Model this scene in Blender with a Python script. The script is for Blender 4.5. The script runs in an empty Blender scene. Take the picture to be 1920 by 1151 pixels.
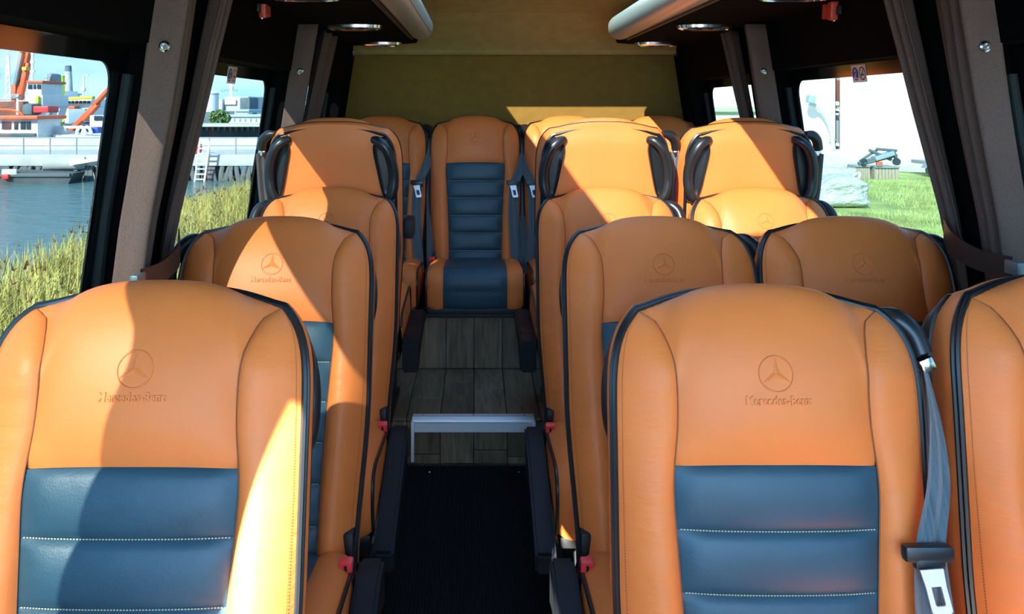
import bpy, bmesh, math, random
import numpy as np
from mathutils import Vector, Matrix

random.seed(7)
sc = bpy.context.scene
COL = sc.collection
PI = math.pi
H = 1.34            # eye height over the van floor
F = 1594.0          # focal length in pixels of the 1920 px frame
XC = 0.20           # centre line of the van

# ------------------------------------------------------------------ camera
cam = bpy.data.cameras.new('camera')
cam.sensor_width = 36.0
cam.lens = F / 1920.0 * 36.0
cam.shift_x = (960 - 893) / 1920.0
cam.shift_y = -(575.5 - 200) / 1920.0
cam.clip_start = 0.05
cam.clip_end = 3000
camo = bpy.data.objects.new('camera', cam)
COL.objects.link(camo)
camo.location = (0, 0, H)
camo.rotation_euler = (PI / 2, 0, 0)
sc.camera = camo

# ------------------------------------------------------------------ sky, sun, exposure
SUN = Vector((0.94, 2.0, -1.32)).normalized()
w = bpy.data.worlds.new('sky')
sc.world = w
w.use_nodes = True
nt = w.node_tree
nt.nodes.clear()
out = nt.nodes.new('ShaderNodeOutputWorld')
bg = nt.nodes.new('ShaderNodeBackground')
tc = nt.nodes.new('ShaderNodeTexCoord')
sep = nt.nodes.new('ShaderNodeSeparateXYZ')
ramp = nt.nodes.new('ShaderNodeValToRGB')
e = ramp.color_ramp.elements
e[0].position = 0.0; e[0].color = (0.21, 0.52, 0.86, 1)
e[1].position = 1.0; e[1].color = (0.13, 0.30, 0.62, 1)
m_ = ramp.color_ramp.elements.new(0.10); m_.color = (0.16, 0.43, 0.79, 1)
m_ = ramp.color_ramp.elements.new(0.35); m_.color = (0.15, 0.37, 0.72, 1)
nz = nt.nodes.new('ShaderNodeTexNoise')
nz.inputs['Scale'].default_value = 3.2
nz.inputs['Detail'].default_value = 6
mp = nt.nodes.new('ShaderNodeMapping')
mp.inputs['Scale'].default_value = (1, 1, 3.2)
cr = nt.nodes.new('ShaderNodeValToRGB')
cr.color_ramp.elements[0].position = 0.47
cr.color_ramp.elements[1].position = 0.78
mix = nt.nodes.new('ShaderNodeMixRGB')
mix.inputs['Color2'].default_value = (0.80, 0.86, 0.92, 1)
nt.links.new(tc.outputs['Generated'], sep.inputs[0])
nt.links.new(sep.outputs['Z'], ramp.inputs[0])
nt.links.new(tc.outputs['Generated'], mp.inputs[0])
nt.links.new(mp.outputs[0], nz.inputs['Vector'])
nt.links.new(nz.outputs['Fac'], cr.inputs[0])
nt.links.new(cr.outputs[0], mix.inputs['Fac'])
nt.links.new(ramp.outputs[0], mix.inputs['Color1'])
nt.links.new(mix.outputs[0], bg.inputs['Color'])
bg.inputs['Strength'].default_value = 1.85
nt.links.new(bg.outputs[0], out.inputs[0])

sl = bpy.data.lights.new('sun', 'SUN')
sl.energy = 7.0
sl.angle = 0.009
sl.color = (1.0, 0.95, 0.86)
slo = bpy.data.objects.new('sun', sl)
COL.objects.link(slo)
slo.rotation_euler = SUN.to_track_quat('-Z', 'Y').to_euler()
slo.location = (-4, -8, 6)

sc.view_settings.view_transform = 'Standard'
sc.view_settings.look = 'None'
sc.view_settings.gamma = 1.0
sc.view_settings.use_curve_mapping = False
sc.view_settings.exposure = 3.52


# ------------------------------------------------------------------ materials
def mat(name, col, rough=0.5, metal=0.0, spec=0.5, noise=None, bump=None, sheen=0.0, coat=0.0):
    """noise=(scale, amount, (sx,sy,sz)) colour variation; bump=[(kind, scale, strength, dist, (sx,sy,sz))...]"""
    m = bpy.data.materials.new(name)
    m.use_nodes = True
    n = m.node_tree
    b = n.nodes['Principled BSDF']
    b.inputs['Base Color'].default_value = (*col, 1)
    b.inputs['Roughness'].default_value = rough
    b.inputs['Metallic'].default_value = metal
    b.inputs['Specular IOR Level'].default_value = spec
    if sheen:
        b.inputs['Sheen Weight'].default_value = sheen
    if coat:
        b.inputs['Coat Weight'].default_value = coat
    tcx = n.nodes.new('ShaderNodeTexCoord')

    def coords(s):
        mpx = n.nodes.new('ShaderNodeMapping')
        mpx.inputs['Scale'].default_value = s
        n.links.new(tcx.outputs['Object'], mpx.inputs[0])
        return mpx.outputs[0]
    if noise:
        s, amt, sv = noise
        t = n.nodes.new('ShaderNodeTexNoise')
        t.inputs['Scale'].default_value = s
        t.inputs['Detail'].default_value = 5
        n.links.new(coords(sv), t.inputs['Vector'])
        r = n.nodes.new('ShaderNodeValToRGB')
        r.color_ramp.elements[0].position = 0.3
        r.color_ramp.elements[1].position = 0.7
        r.color_ramp.elements[0].color = (*[c * (1 - amt) for c in col], 1)
        r.color_ramp.elements[1].color = (*[min(1, c * (1 + amt)) for c in col], 1)
        n.links.new(t.outputs['Fac'], r.inputs[0])
        n.links.new(r.outputs[0], b.inputs['Base Color'])
    prev = None
    for (kind, s, st, dist, sv) in (bump or []):
        if kind == 'voronoi':
            t = n.nodes.new('ShaderNodeTexVoronoi')
            o = 'Distance'
        elif kind == 'wave':
            t = n.nodes.new('ShaderNodeTexWave')
            t.inputs['Distortion'].default_value = 2.0
            o = 'Fac'
        else:
            t = n.nodes.new('ShaderNodeTexNoise')
            t.inputs['Detail'].default_value = 4
            o = 'Fac'
        t.inputs['Scale'].default_value = s
        n.links.new(coords(sv), t.inputs['Vector'])
        bp = n.nodes.new('ShaderNodeBump')
        bp.inputs['Strength'].default_value = st
        bp.inputs['Distance'].default_value = dist
        n.links.new(t.outputs[o], bp.inputs['Height'])
        if prev:
            n.links.new(prev.outputs[0], bp.inputs['Normal'])
        prev = bp
    if prev:
        n.links.new(prev.outputs[0], b.inputs['Normal'])
    return m


def glass_mat(name, tint, refl=1.0):
    m = bpy.data.materials.new(name)
    m.use_nodes = True
    n = m.node_tree
    n.nodes.clear()
    o = n.nodes.new('ShaderNodeOutputMaterial')
    t = n.nodes.new('ShaderNodeBsdfTransparent')
    t.inputs[0].default_value = (*tint, 1)
    g = n.nodes.new('ShaderNodeBsdfGlossy')
    g.inputs['Roughness'].default_value = 0.0
    fr = n.nodes.new('ShaderNodeFresnel')
    fr.inputs['IOR'].default_value = 1.35
    mu = n.nodes.new('ShaderNodeMath')
    mu.operation = 'MULTIPLY'
    mu.inputs[1].default_value = refl
    mx = n.nodes.new('ShaderNodeMixShader')
    n.links.new(fr.outputs[0], mu.inputs[0])
    n.links.new(mu.outputs[0], mx.inputs[0])
    n.links.new(t.outputs[0], mx.inputs[1])
    n.links.new(g.outputs[0], mx.inputs[2])
    n.links.new(mx.outputs[0], o.inputs[0])
    return m


U1 = (1, 1, 1)
M = {}
M['tan'] = mat('tan_leather', (0.75, 0.188, 0.042), 0.46, spec=0.28, noise=(6, 0.07, U1),
               bump=[('voronoi', 420, 0.10, 0.0012, U1), ('noise', 14, 0.12, 0.006, (1, 1, 2.2))])
M['tanwr'] = mat('creased_tan_leather', (0.75, 0.188, 0.042), 0.46, spec=0.28, noise=(6, 0.07, U1),
                 bump=[('voronoi', 420, 0.10, 0.0012, U1), ('noise', 12, 0.30, 0.012, (0.7, 1, 2.6))])
M['dark'] = mat('charcoal_leather', (0.018, 0.058, 0.083), 0.48, spec=0.5, noise=(8, 0.15, U1),
                bump=[('voronoi', 380, 0.14, 0.0012, U1), ('noise', 26, 0.18, 0.005, U1)])
M['pipe'] = mat('black_piping', (0.008, 0.010, 0.012), 0.35)
M['thread'] = mat('pale_thread', (0.62, 0.53, 0.33), 0.7)
M['bthread'] = mat('brown_thread', (0.26, 0.070, 0.018), 0.7)
M['plastic'] = mat('black_plastic', (0.012, 0.014, 0.016), 0.33, bump=[('voronoi', 500, 0.06, 0.001, U1)])
M['armp'] = mat('grained_black_plastic', (0.006, 0.007, 0.010), 0.5, spec=0.25, bump=[('voronoi', 420, 0.2, 0.001, U1)])
M['frame'] = mat('black_steel', (0.010, 0.010, 0.011), 0.5)
M['red'] = mat('red_button', (0.88, 0.05, 0.05), 0.4)
M['chrome'] = mat('chrome', (0.85, 0.86, 0.88), 0.18, metal=1.0)
M['blade_steel'] = mat('satin_steel', (0.82, 0.84, 0.88), 0.35, metal=0.35)
M['alu'] = mat('brushed_aluminium', (0.86, 0.88, 0.90), 0.34, metal=0.25, bump=[('noise', 60, 0.1, 0.001, (1, 30, 30))])
M['belt'] = mat('grey_webbing', (0.075, 0.100, 0.115), 0.55, sheen=0.3, noise=(1.0, 0.45, (140, 0.01, 0.01)), bump=[('wave', 45, 0.5, 0.0012, (3.2, 0, 0))])
M['trimb'] = mat('black_felt_trim', (0.0025, 0.0025, 0.0028), 0.95, spec=0.05, bump=[('noise', 300, 0.2, 0.001, U1)])
M['foam'] = mat('grey_edge_felt', (0.035, 0.045, 0.042), 0.9, spec=0.1, bump=[('noise', 220, 0.6, 0.003, U1)])
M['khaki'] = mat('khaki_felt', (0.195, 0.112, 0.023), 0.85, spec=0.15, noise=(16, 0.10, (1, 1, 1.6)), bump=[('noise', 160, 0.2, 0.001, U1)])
M['lit_roof_felt'] = mat('lit_roof_felt', (0.36, 0.27, 0.095), 0.85, spec=0.15, noise=(16, 0.10, (1, 1, 1.6)), bump=[('noise', 160, 0.2, 0.001, U1)])  # lighter copy of the khaki felt, front-window bounce light put into the colour
M['curtain'] = mat('brown_curtain', (0.122, 0.078, 0.063), 0.95, spec=0.05, noise=(500, 0.18, (1, 1, 0.5)), bump=[('noise', 400, 0.4, 0.001, U1)])
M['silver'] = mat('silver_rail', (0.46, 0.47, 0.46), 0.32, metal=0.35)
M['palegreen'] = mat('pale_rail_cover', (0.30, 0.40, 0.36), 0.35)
M['carpet'] = mat('black_carpet', (0.012, 0.0122, 0.0125), 0.95, spec=0.1, noise=(420, 0.6, U1), bump=[('noise', 420, 0.9, 0.004, U1)])
M['frit'] = mat('black_glass_edge', (0.006, 0.007, 0.007), 0.12)
M['stick'] = mat('sticker_white', (0.75, 0.76, 0.76), 0.5)
M['sblue'] = mat('sticker_blue', (0.03, 0.07, 0.36), 0.5)
M['sred'] = mat('sticker_red', (0.55, 0.04, 0.05), 0.5)
M['sblack'] = mat('print_black', (0.01, 0.01, 0.01), 0.5)
M['hammer'] = mat('red_hammer', (0.62, 0.055, 0.025), 0.4)
M['lamp_glass'] = mat('lamp_lens', (0.28, 0.31, 0.30), 0.15)
M['glass'] = glass_mat('tinted_window_glass', (0.066, 0.079, 0.080), 0.085)
M['clear'] = glass_mat('clear_cab_glass', (0.90, 0.94, 0.92), 0.6)
M['sky_glass'] = glass_mat('roof_glass', (0.140, 0.140, 0.137), 0.5)


def wood(name, base, dark):
    m = mat(name, base, 0.42, spec=0.4, bump=[('noise', 20, 0.15, 0.002, (8, 1, 1))])
    n = m.node_tree
    b = n.nodes['Principled BSDF']
    t = n.nodes.new('ShaderNodeTexCoord')
    oi = n.nodes.new('ShaderNodeObjectInfo')
    add = n.nodes.new('ShaderNodeVectorMath'); add.operation = 'ADD'
    sc_ = n.nodes.new('ShaderNodeVectorMath'); sc_.operation = 'SCALE'
    sc_.inputs[0].default_value = (7, 11, 5)
    n.links.new(oi.outputs['Random'], sc_.inputs['Scale'])
    n.links.new(t.outputs['Object'], add.inputs[0])
    n.links.new(sc_.outputs[0], add.inputs[1])
    mpx = n.nodes.new('ShaderNodeMapping')
    mpx.inputs['Scale'].default_value = (11, 1.4, 1.4)
    n.links.new(add.outputs[0], mpx.inputs[0])
    nzx = n.nodes.new('ShaderNodeTexNoise')
    nzx.inputs['Scale'].default_value = 3.0
    nzx.inputs['Detail'].default_value = 7
    nzx.inputs['Distortion'].default_value = 1.2
    n.links.new(mpx.outputs[0], nzx.inputs['Vector'])
    r = n.nodes.new('ShaderNodeValToRGB')
    r.color_ramp.elements[0].position = 0.32; r.color_ramp.elements[0].color = (*dark, 1)
    r.color_ramp.elements[1].position = 0.72; r.color_ramp.elements[1].color = (*base, 1)
    n.links.new(nzx.outputs['Fac'], r.inputs[0])
    hs = n.nodes.new('ShaderNodeHueSaturation')
    ml = n.nodes.new('ShaderNodeMapRange')
    ml.inputs['To Min'].default_value = 0.75; ml.inputs['To Max'].default_value = 1.3
    n.links.new(oi.outputs['Random'], ml.inputs['Value'])
    n.links.new(ml.outputs[0], hs.inputs['Value'])
    n.links.new(r.outputs[0], hs.inputs['Color'])
    n.links.new(hs.outputs[0], b.inputs['Base Color'])
    return m


M['wood'] = wood('dark_wood_plank', (0.250, 0.175, 0.105), (0.100, 0.068, 0.042))


# ------------------------------------------------------------------ mesh helpers
class MB:
    def __init__(self):
        self.v = []
        self.f = []

    def add(self, vs, fs):
        o = len(self.v)
        self.v += [tuple(p) for p in vs]
        self.f += [tuple(i + o for i in f) for f in fs]
        return self

    def grid(self, fn, ni, nj, skip=None, flip=False, closed_j=False):
        vs = [fn(i / ni, j / nj) for i in range(ni + 1) for j in range(nj + 1)]
        fs = []
        for i in range(ni):
            for j in range(nj):
                if skip and skip((i + .5) / ni, (j + .5) / nj):
                    continue
                a = i * (nj + 1) + j
                q = (a, a + 1, a + nj + 2, a + nj + 1)
                fs.append(q[::-1] if flip else q)
        return self.add(vs, fs)

    def box(self, c, s, rot=None, ch=0.0):
        """box centred at c, full sizes s, optional chamfer"""
        hx, hy, hz = s[0] / 2, s[1] / 2, s[2] / 2
        bm = bmesh.new()
        bmesh.ops.create_cube(bm, size=1.0)
        for q in bm.verts:
            q.co = Vector((q.co.x * s[0], q.co.y * s[1], q.co.z * s[2]))
        if ch > 0:
            bmesh.ops.bevel(bm, geom=list(bm.edges), offset=min(ch, min(hx, hy, hz) * .95), segments=2, profile=0.6, affect='EDGES')
        R = Matrix.Identity(3) if rot is None else rot
        bm.verts.ensure_lookup_table()
        bm.verts.index_update()
        self.add([R @ q.co + Vector(c) for q in bm.verts], [[q.index for q in f.verts] for f in bm.faces])
        bm.free()
        return self

    def tube(self, path, r, n=8, cap=True, flat=1.0):
        P = [Vector(p) for p in path]
        R = r if isinstance(r, (list, tuple)) else [r] * len(P)
        rings = []
        up = Vector((0, 0, 1))
        prev = None
        for i, p in enumerate(P):
            t = (P[min(i + 1, len(P) - 1)] - P[max(i - 1, 0)])
            if t.length < 1e-9:
                t = Vector((0, 0, 1))
            t.normalize()
            if prev is None:
                a = t.cross(up)
                if a.length < 1e-3:
                    a = t.cross(Vector((1, 0, 0)))
            else:
                a = prev - t * prev.dot(t)
            a.normalize()
            b = t.cross(a)
            prev = a
            rings.append([p + a * math.cos(2 * PI * k / n) * R[i] + b * math.sin(2 * PI * k / n) * R[i] * flat for k in range(n)])
        vs = [q for ring in rings for q in ring]
        fs = []
        for i in range(len(P) - 1):
            for k in range(n):
                k2 = (k + 1) % n
                fs.append((i * n + k, i * n + k2, (i + 1) * n + k2, (i + 1) * n + k))
        if cap:
            fs.append(tuple(range(n))[::-1])
            fs.append(tuple((len(P) - 1) * n + k for k in range(n)))
        return self.add(vs, fs)

    def lathe(self, prof, c=(0, 0, 0), axis='z', n=20):
        """prof: list of (radius, height)"""
        vs = []
        for (r, h) in prof:
            for k in range(n):
                a = 2 * PI * k / n
                x, y = r * math.cos(a), r * math.sin(a)
                p = {'z': (x, y, h), 'y': (x, h, y), 'x': (h, x, y)}[axis]
                vs.append((p[0] + c[0], p[1] + c[1], p[2] + c[2]))
        fs = []
        for i in range(len(prof) - 1):
            for k in range(n):
                k2 = (k + 1) % n
                fs.append((i * n + k, i * n + k2, (i + 1) * n + k2, (i + 1) * n + k))
        fs.append(tuple(range(n))[::-1])
        fs.append(tuple((len(prof) - 1) * n + k for k in range(n)))
        return self.add(vs, fs)

    def prism(self, poly, d, plane='xz', c=(0, 0, 0)):
        """extrude a 2-D polygon by d (centred)"""
        n = len(poly)
        vs = []
        for s in (-d / 2, d / 2):
            for (a, b) in poly:
                p = {'xz': (a, s, b), 'yz': (s, a, b), 'xy': (a, b, s)}[plane]
                vs.append((p[0] + c[0], p[1] + c[1], p[2] + c[2]))
        fs = [tuple(range(n))[::-1], tuple(range(n, 2 * n))]
        for i in range(n):
            j = (i + 1) % n
            fs.append((i, j, n + j, n + i))
        return self.add(vs, fs)

    def mesh(self, name, m, smooth=True, angle=40):
        me = bpy.data.meshes.new(name)
        me.from_pydata([tuple(p) for p in self.v], [], self.f)
        bm = bmesh.new()
        bm.from_mesh(me)
        bmesh.ops.recalc_face_normals(bm, faces=bm.faces)
        bm.to_mesh(me)
        bm.free()
        me.materials.append(m)
        if smooth:
            me.shade_smooth()
            me.set_sharp_from_angle(angle=math.radians(angle))
        me.update()
        return me

    def build(self, name, m, parent=None, smooth=True, angle=40):
        return obj(name, self.mesh(name, m, smooth, angle), parent)


def obj(name, me, parent=None, loc=None):
    o = bpy.data.objects.new(name, me)
    COL.objects.link(o)
    if parent:
        o.parent = parent
    if loc is not None:
        o.location = loc
    return o


def tag(o, label=None, cat=None, group=None, kind=None):
    if label: o['label'] = label
    if cat: o['category'] = cat
    if group: o['group'] = group
    if kind: o['kind'] = kind
    return o


def thing(name, loc, label, cat, group=None, rz=0.0):
    o = bpy.data.objects.new(name, None)
    COL.objects.link(o)
    o.location = loc
    o.rotation_euler = (0, 0, rz)
    o.empty_display_size = 0.1
    return tag(o, label, cat, group)


def P(px, py, Y):
    """where the view ray through a pixel stands at depth Y"""
    return Vector(((px - 893) * Y / F, Y, H + (200 - py) * Y / F))


def smooth01(x):
    x = max(0.0, min(1.0, x))
    return x * x * (3 - 2 * x)


def lerp(a, b, t):
    return a + (b - a) * t


def catmull(pts, n=8):
    P_ = [Vector(p) for p in pts]
    res = []
    for i in range(len(P_) - 1):
        p0 = P_[max(i - 1, 0)]; p1 = P_[i]; p2 = P_[i + 1]; p3 = P_[min(i + 2, len(P_) - 1)]
        for k in range(n):
            t = k / n
            res.append(0.5 * ((2 * p1) + (-p0 + p2) * t + (2 * p0 - 5 * p1 + 4 * p2 - p3) * t * t + (-p0 + 3 * p1 - 3 * p2 + p3) * t ** 3))
    res.append(P_[-1])
    return res


# ================================================================== THE VAN SHELL
HALF = [(-0.02, .92), (.30, .94), (.60, .955), (.90, .948), (1.10, .926), (1.34, .886), (1.46, .868), (1.65, .838), (1.84, .79), (1.95, .75)]


def half(z):
    for (z0, h0), (z1, h1) in zip(HALF, HALF[1:]):
        if z <= z1:
            return h0 + (h1 - h0) * (z - z0) / (z1 - z0)
    return HALF[-1][1]


DEPTH = 0.09      # wall thickness between the inner trim and the glass
Z0W, Z1W = 0.80, 1.47
WINS = [(0.48, 1.84), (2.04, 3.14), (3.32, 4.26)]
CABW = (-0.34, 0.315)
Z1C = 1.62        # top of the cab door windows
YS = sorted([-1.75, 4.52] + [q for a in WINS for q in a] + list(CABW))
ZS = [0.0, .3, .6, Z0W, .95, 1.1, 1.25, 1.38, Z1W, Z1C, 1.65, 1.84]


def wall(side):
    mb = MB()
    for y0, y1 in zip(YS, YS[1:]):
        for z0, z1 in zip(ZS, ZS[1:]):
            ym, zm = (y0 + y1) / 2, (z0 + z1) / 2
            if (Z0W < zm < Z1W and any(a < ym < b for a, b in WINS)) or (Z0W < zm < Z1C and CABW[0] < ym < CABW[1]):
                continue
            mb.add([(XC + side * half(z0), y0, z0), (XC + side * half(z0), y1, z0), (XC + side * half(z1), y1, z1), (XC + side * half(z1), y0, z1)], [(0, 1, 2, 3)])
            o = DEPTH + 0.012
            mb.add([(XC + side * (half(z0) + o), y0, z0), (XC + side * (half(z0) + o), y1, z0), (XC + side * (half(z1) + o), y1, z1), (XC + side * (half(z1) + o), y0, z1)], [(0, 1, 2, 3)])
    # reveals of the openings
    for a, b in WINS + [CABW]:
        zt_ = Z1C if (a, b) == CABW else Z1W
        zz = [z for z in ZS if Z0W <= z <= zt_]
        for y in (a, b):
            for z0, z1 in zip(zz, zz[1:]):
                mb.add([(XC + side * half(z0), y, z0), (XC + side * (half(z0) + DEPTH + .012), y, z0), (XC + side * (half(z1) + DEPTH + .012), y, z1), (XC + side * half(z1), y, z1)], [(0, 1, 2, 3)])
        for z in (Z0W, zt_):
            mb.add([(XC + side * half(z), a, z), (XC + side * (half(z) + DEPTH + .012), a, z), (XC + side * (half(z) + DEPTH + .012), b, z), (XC + side * half(z), b, z)], [(0, 1, 2, 3)])
    o = mb.build('wall_left' if side < 0 else 'wall_right', M['trimb'], smooth=False)
    o['kind'] = 'structure'
    return o


WALL_L = wall(-1)
WALL_R = wall(1)


def window(side, idx, a, b, glassmat, top=1.432):
    def pt(y, z, off=0.0):
        return (XC + side * (half(z) + DEPTH + off), y, z)
    zz = [Z0W, 1.0, 1.2, 1.34, Z1W]
    mb = MB()
    for off in (0.0, 0.004):
        for z0, z1 in zip(zz, zz[1:]):
            mb.add([pt(a, z0, off), pt(b, z0, off), pt(b, z1, off), pt(a, z1, off)], [(0, 1, 2, 3)])
    # single sheet is enough for the light; the thin second sheet gives the pane its edge
    mb = MB()
    for z0, z1 in zip(zz, zz[1:]):
        mb.add([pt(a, z0), pt(b, z0), pt(b, z1), pt(a, z1)], [(0, 1, 2, 3)])
    g = mb.build('window_%d' % idx, glassmat, smooth=False)
    g['kind'] = 'structure'
    # black printed edge with rounded corners
    m = 0.062
    ya, yb, za, zb = a + m, b - m - .008, Z0W + 0.03, top
    r = 0.055
    inner, outer = [], []
    for (cy, cz, a0) in ((yb - r, zb - r, 0), (ya + r, zb - r, 90), (ya + r, za + r, 180), (yb - r, za + r, 270)):
        for k in range(9):
            t = math.radians(a0 + k * 90 / 8)
            inner.append((cy + r * math.cos(t), cz + r * math.sin(t)))
    for (y, z) in inner:
        yo = b if y > (ya + yb) / 2 else a
        zo = Z1W if z > (za + zb) / 2 else Z0W
        dy, dz = abs(y - (yb if y > (ya + yb) / 2 else ya)), abs(z - (zb if z > (za + zb) / 2 else za))
        if dy < 1e-6 and dz > 1e-6:
            outer.append((yo, z))
        elif dz < 1e-6 and dy > 1e-6:
            outer.append((y, zo))
        else:
            outer.append((yo, zo))
    n = len(inner)
    vs, fs = [], []
    for off in (-0.002, -0.006):
        vs += [pt(y, z, off) for (y, z) in inner] + [pt(y, z, off) for (y, z) in outer]
    for i in range(n):
        j = (i + 1) % n
        fs.append((i, j, n + j, n + i))
        fs.append((2 * n + i, 3 * n + i, 3 * n + j, 2 * n + j))
        fs.append((i, 2 * n + i, 2 * n + j, j))
    mb = MB().add(vs, fs)
    mb.build('window_frame', M['frit'], g, smooth=False)
    # grey felt strip down the rear reveal, facing the cab
    mb = MB()
    pa = [(XC + side * (half(z) + 0.072), b - 0.012, z) for z in (Z0W + .02, .95, 1.1, 1.25, 1.36, 1.41)]
    mb.tube(pa, 0.017, 8, flat=0.7)
    mb.build('edge_strip', M['foam'], g)
    return g


for s in (-1, 1):
    for i, (a, b) in enumerate(WINS):
        window(s, i + 1 + (3 if s > 0 else 0), a, b, M['glass'])
    g = MB()
    zz = [Z0W, 1.1, 1.34, Z1C]
    for z0, z1 in zip(zz, zz[1:]):
        g.add([(XC + s * (half(z0) + DEPTH), CABW[0], z0), (XC + s * (half(z0) + DEPTH), CABW[1], z0), (XC + s * (half(z1) + DEPTH), CABW[1], z1), (XC + s * (half(z1) + DEPTH), CABW[0], z1)], [(0, 1, 2, 3)])
    tag(g.build('window_%d' % (7 if s < 0 else 8), M['clear'], smooth=False), kind='structure')

# rear wall, khaki felt
mb = MB()
zz = [0.0, .3, .6, .9, 1.1, 1.34, 1.46, 1.625]
mb.grid(lambda i, j: (XC + lerp(-1, 1, j) * half(lerp(0, 1.625, i)), 4.5, lerp(0, 1.625, i)), 12, 8)
mb.grid(lambda i, j: (XC + lerp(-1, 1, j) * half(lerp(0, 1.625, i)), 4.53, lerp(0, 1.625, i)), 12, 8)
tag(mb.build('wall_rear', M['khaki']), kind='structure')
# ceiling with the roof light opening, sloped end and cornice lip
RL = (XC - .44, XC + .43, 1.22, 3.74)     # roof light x0 x1 y0 y1
mb = MB()
xs = [XC - .80, RL[0], RL[1], XC + .80]
ys = [-0.98, RL[2], RL[3], 3.97]
for zc in (1.84, 1.90):
    for i in range(3):
        for j in range(3):
            if i == 1 and j == 1:
                continue
            mb.add([(xs[i], ys[j], zc), (xs[i + 1], ys[j], zc), (xs[i + 1], ys[j + 1], zc), (xs[i], ys[j + 1], zc)], [(0, 1, 2, 3)])
for (p, q) in (((RL[0], RL[2]), (RL[1], RL[2])), ((RL[1], RL[2]), (RL[1], RL[3])), ((RL[1], RL[3]), (RL[0], RL[3])), ((RL[0], RL[3]), (RL[0], RL[2]))):
    mb.add([(*p, 1.84), (*q, 1.84), (*q, 1.90), (*p, 1.90)], [(0, 1, 2, 3)])
# slope down to the rear wall
prof = [(3.97, 1.84), (4.12, 1.795), (4.28, 1.72), (4.40, 1.655), (4.43, 1.635), (4.44, 1.622), (4.455, 1.612), (4.52, 1.612)]
for (y0, z0), (y1, z1) in zip(prof, prof[1:]):
    mb.add([(XC - .84, y0, z0), (XC + .84, y0, z0), (XC + .84, y1, z1), (XC - .84, y1, z1)], [(0, 1, 2, 3)])
mb.add([(XC - .84, 3.97, 1.90), (XC + .84, 3.97, 1.90), (XC + .84, 4.53, 1.70), (XC - .84, 4.53, 1.70)], [(0, 1, 2, 3)])
CEIL = tag(mb.build('ceiling', M['lit_roof_felt'], angle=60), kind='structure')
mb = MB().add([(RL[0], RL[2], 1.88), (RL[1], RL[2], 1.88), (RL[1], RL[3], 1.88), (RL[0], RL[3], 1.88)], [(0, 1, 2, 3)])
tag(mb.build('window_9', M['sky_glass'], smooth=False), kind='structure')
# dark felt corner at the top of the rear wall sides
# windscreen and the cab front
mb = MB()
mb.add([(XC - .80, -1.75, 0), (XC + .80, -1.75, 0), (XC + .80, -1.75, .92), (XC - .80, -1.75, .92)], [(0, 1, 2, 3)])
mb.add([(XC - .80, -1.75, .92), (XC + .80, -1.75, .92), (XC + .80, -1.2, .90), (XC - .80, -1.2, .90)], [(0, 1, 2, 3)])
tag(mb.build('wall_front', M['frame'], smooth=False), kind='structure')
mb = MB().add([(XC - .80, -1.74, .92), (XC + .80, -1.74, .92), (XC + .76, -.98, 1.84), (XC - .76, -.98, 1.84)], [(0, 1, 2, 3)])
tag(mb.build('window_10', M['clear'], smooth=False), kind='structure')

# floor: lower floor, raised platform, plinth of the rear bench
PZ = 0.175
YE, YP = 3.18, 3.78
mb = MB().box((XC, 1.6, -.03), (1.84, 5.9, .05))
FLOOR = tag(mb.build('floor', M['frame'], smooth=False), kind='structure')
mb = MB().box((XC, (YE + .012 + 4.5) / 2, (PZ - .012) / 2 - .002), (1.80, 4.5 - YE - .012, PZ - .012 - .006))
mb.box((XC, (YP + .012 + 4.5) / 2, PZ + .10), (1.80, 4.5 - YP - .012, .24))
PLAT = tag(mb.build('floor_platform', M['frame'], smooth=False), kind='structure')
PW = 0.1255
cols = [-0.0095 + PW * k for k in range(-3, 4)]     # joint lines


def plank(parent, x0, x1, y0, y1, z0, z1):
    mb = MB().box((0, 0, 0), (x1 - x0 - .003, y1 - y0 - .003 if y1 - y0 > .02 else y1 - y0, z1 - z0 - .003 if z1 - z0 > .02 else z1 - z0), ch=.0015)
    return obj('plank', mb.mesh('plank', M['wood'], smooth=False), parent, ((x0 + x1) / 2, (y0 + y1) / 2, (z0 + z1) / 2))


for k, (x0, x1) in enumerate(zip(cols, cols[1:])):
    cut = [3.18, 3.40, 3.60, 3.50, 3.78, 3.36, 3.55][k]
    if 3.2 < cut < 3.75:
        plank(PLAT, x0, x1, YE, cut, PZ - .012, PZ)
        plank(PLAT, x0, x1, cut, YP, PZ - .012, PZ)
    else:
        plank(PLAT, x0, x1, YE, YP, PZ - .012, PZ)
    plank(PLAT, x0, x1, YP, YP + .012, PZ, PZ + .228)          # plinth face
    zc = [.0, .04, .0, .055, .03, .0, .05][k]
    plank(PLAT, x0, x1, YE, YE + .012, max(zc, .004), PZ - .013)      # step riser
    if zc > 0:
        plank(PLAT, x0, x1, YE, YE + .012, .003, zc)
    plank(FLOOR, x0, x1, 2.6, YE, -.006, .004)
    plank(FLOOR, x0, x1, .0, 1.3, -.006, .004)
    plank(FLOOR, x0, x1, 1.3, 2.6, -.006, .004)
# dark frame strip on top of the plinth
mb = MB().box((XC, YP + .004, PZ + .238), (1.76, .03, .02), ch=.003)
mb.build('edge_strip', M['frame'], PLAT)

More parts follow.
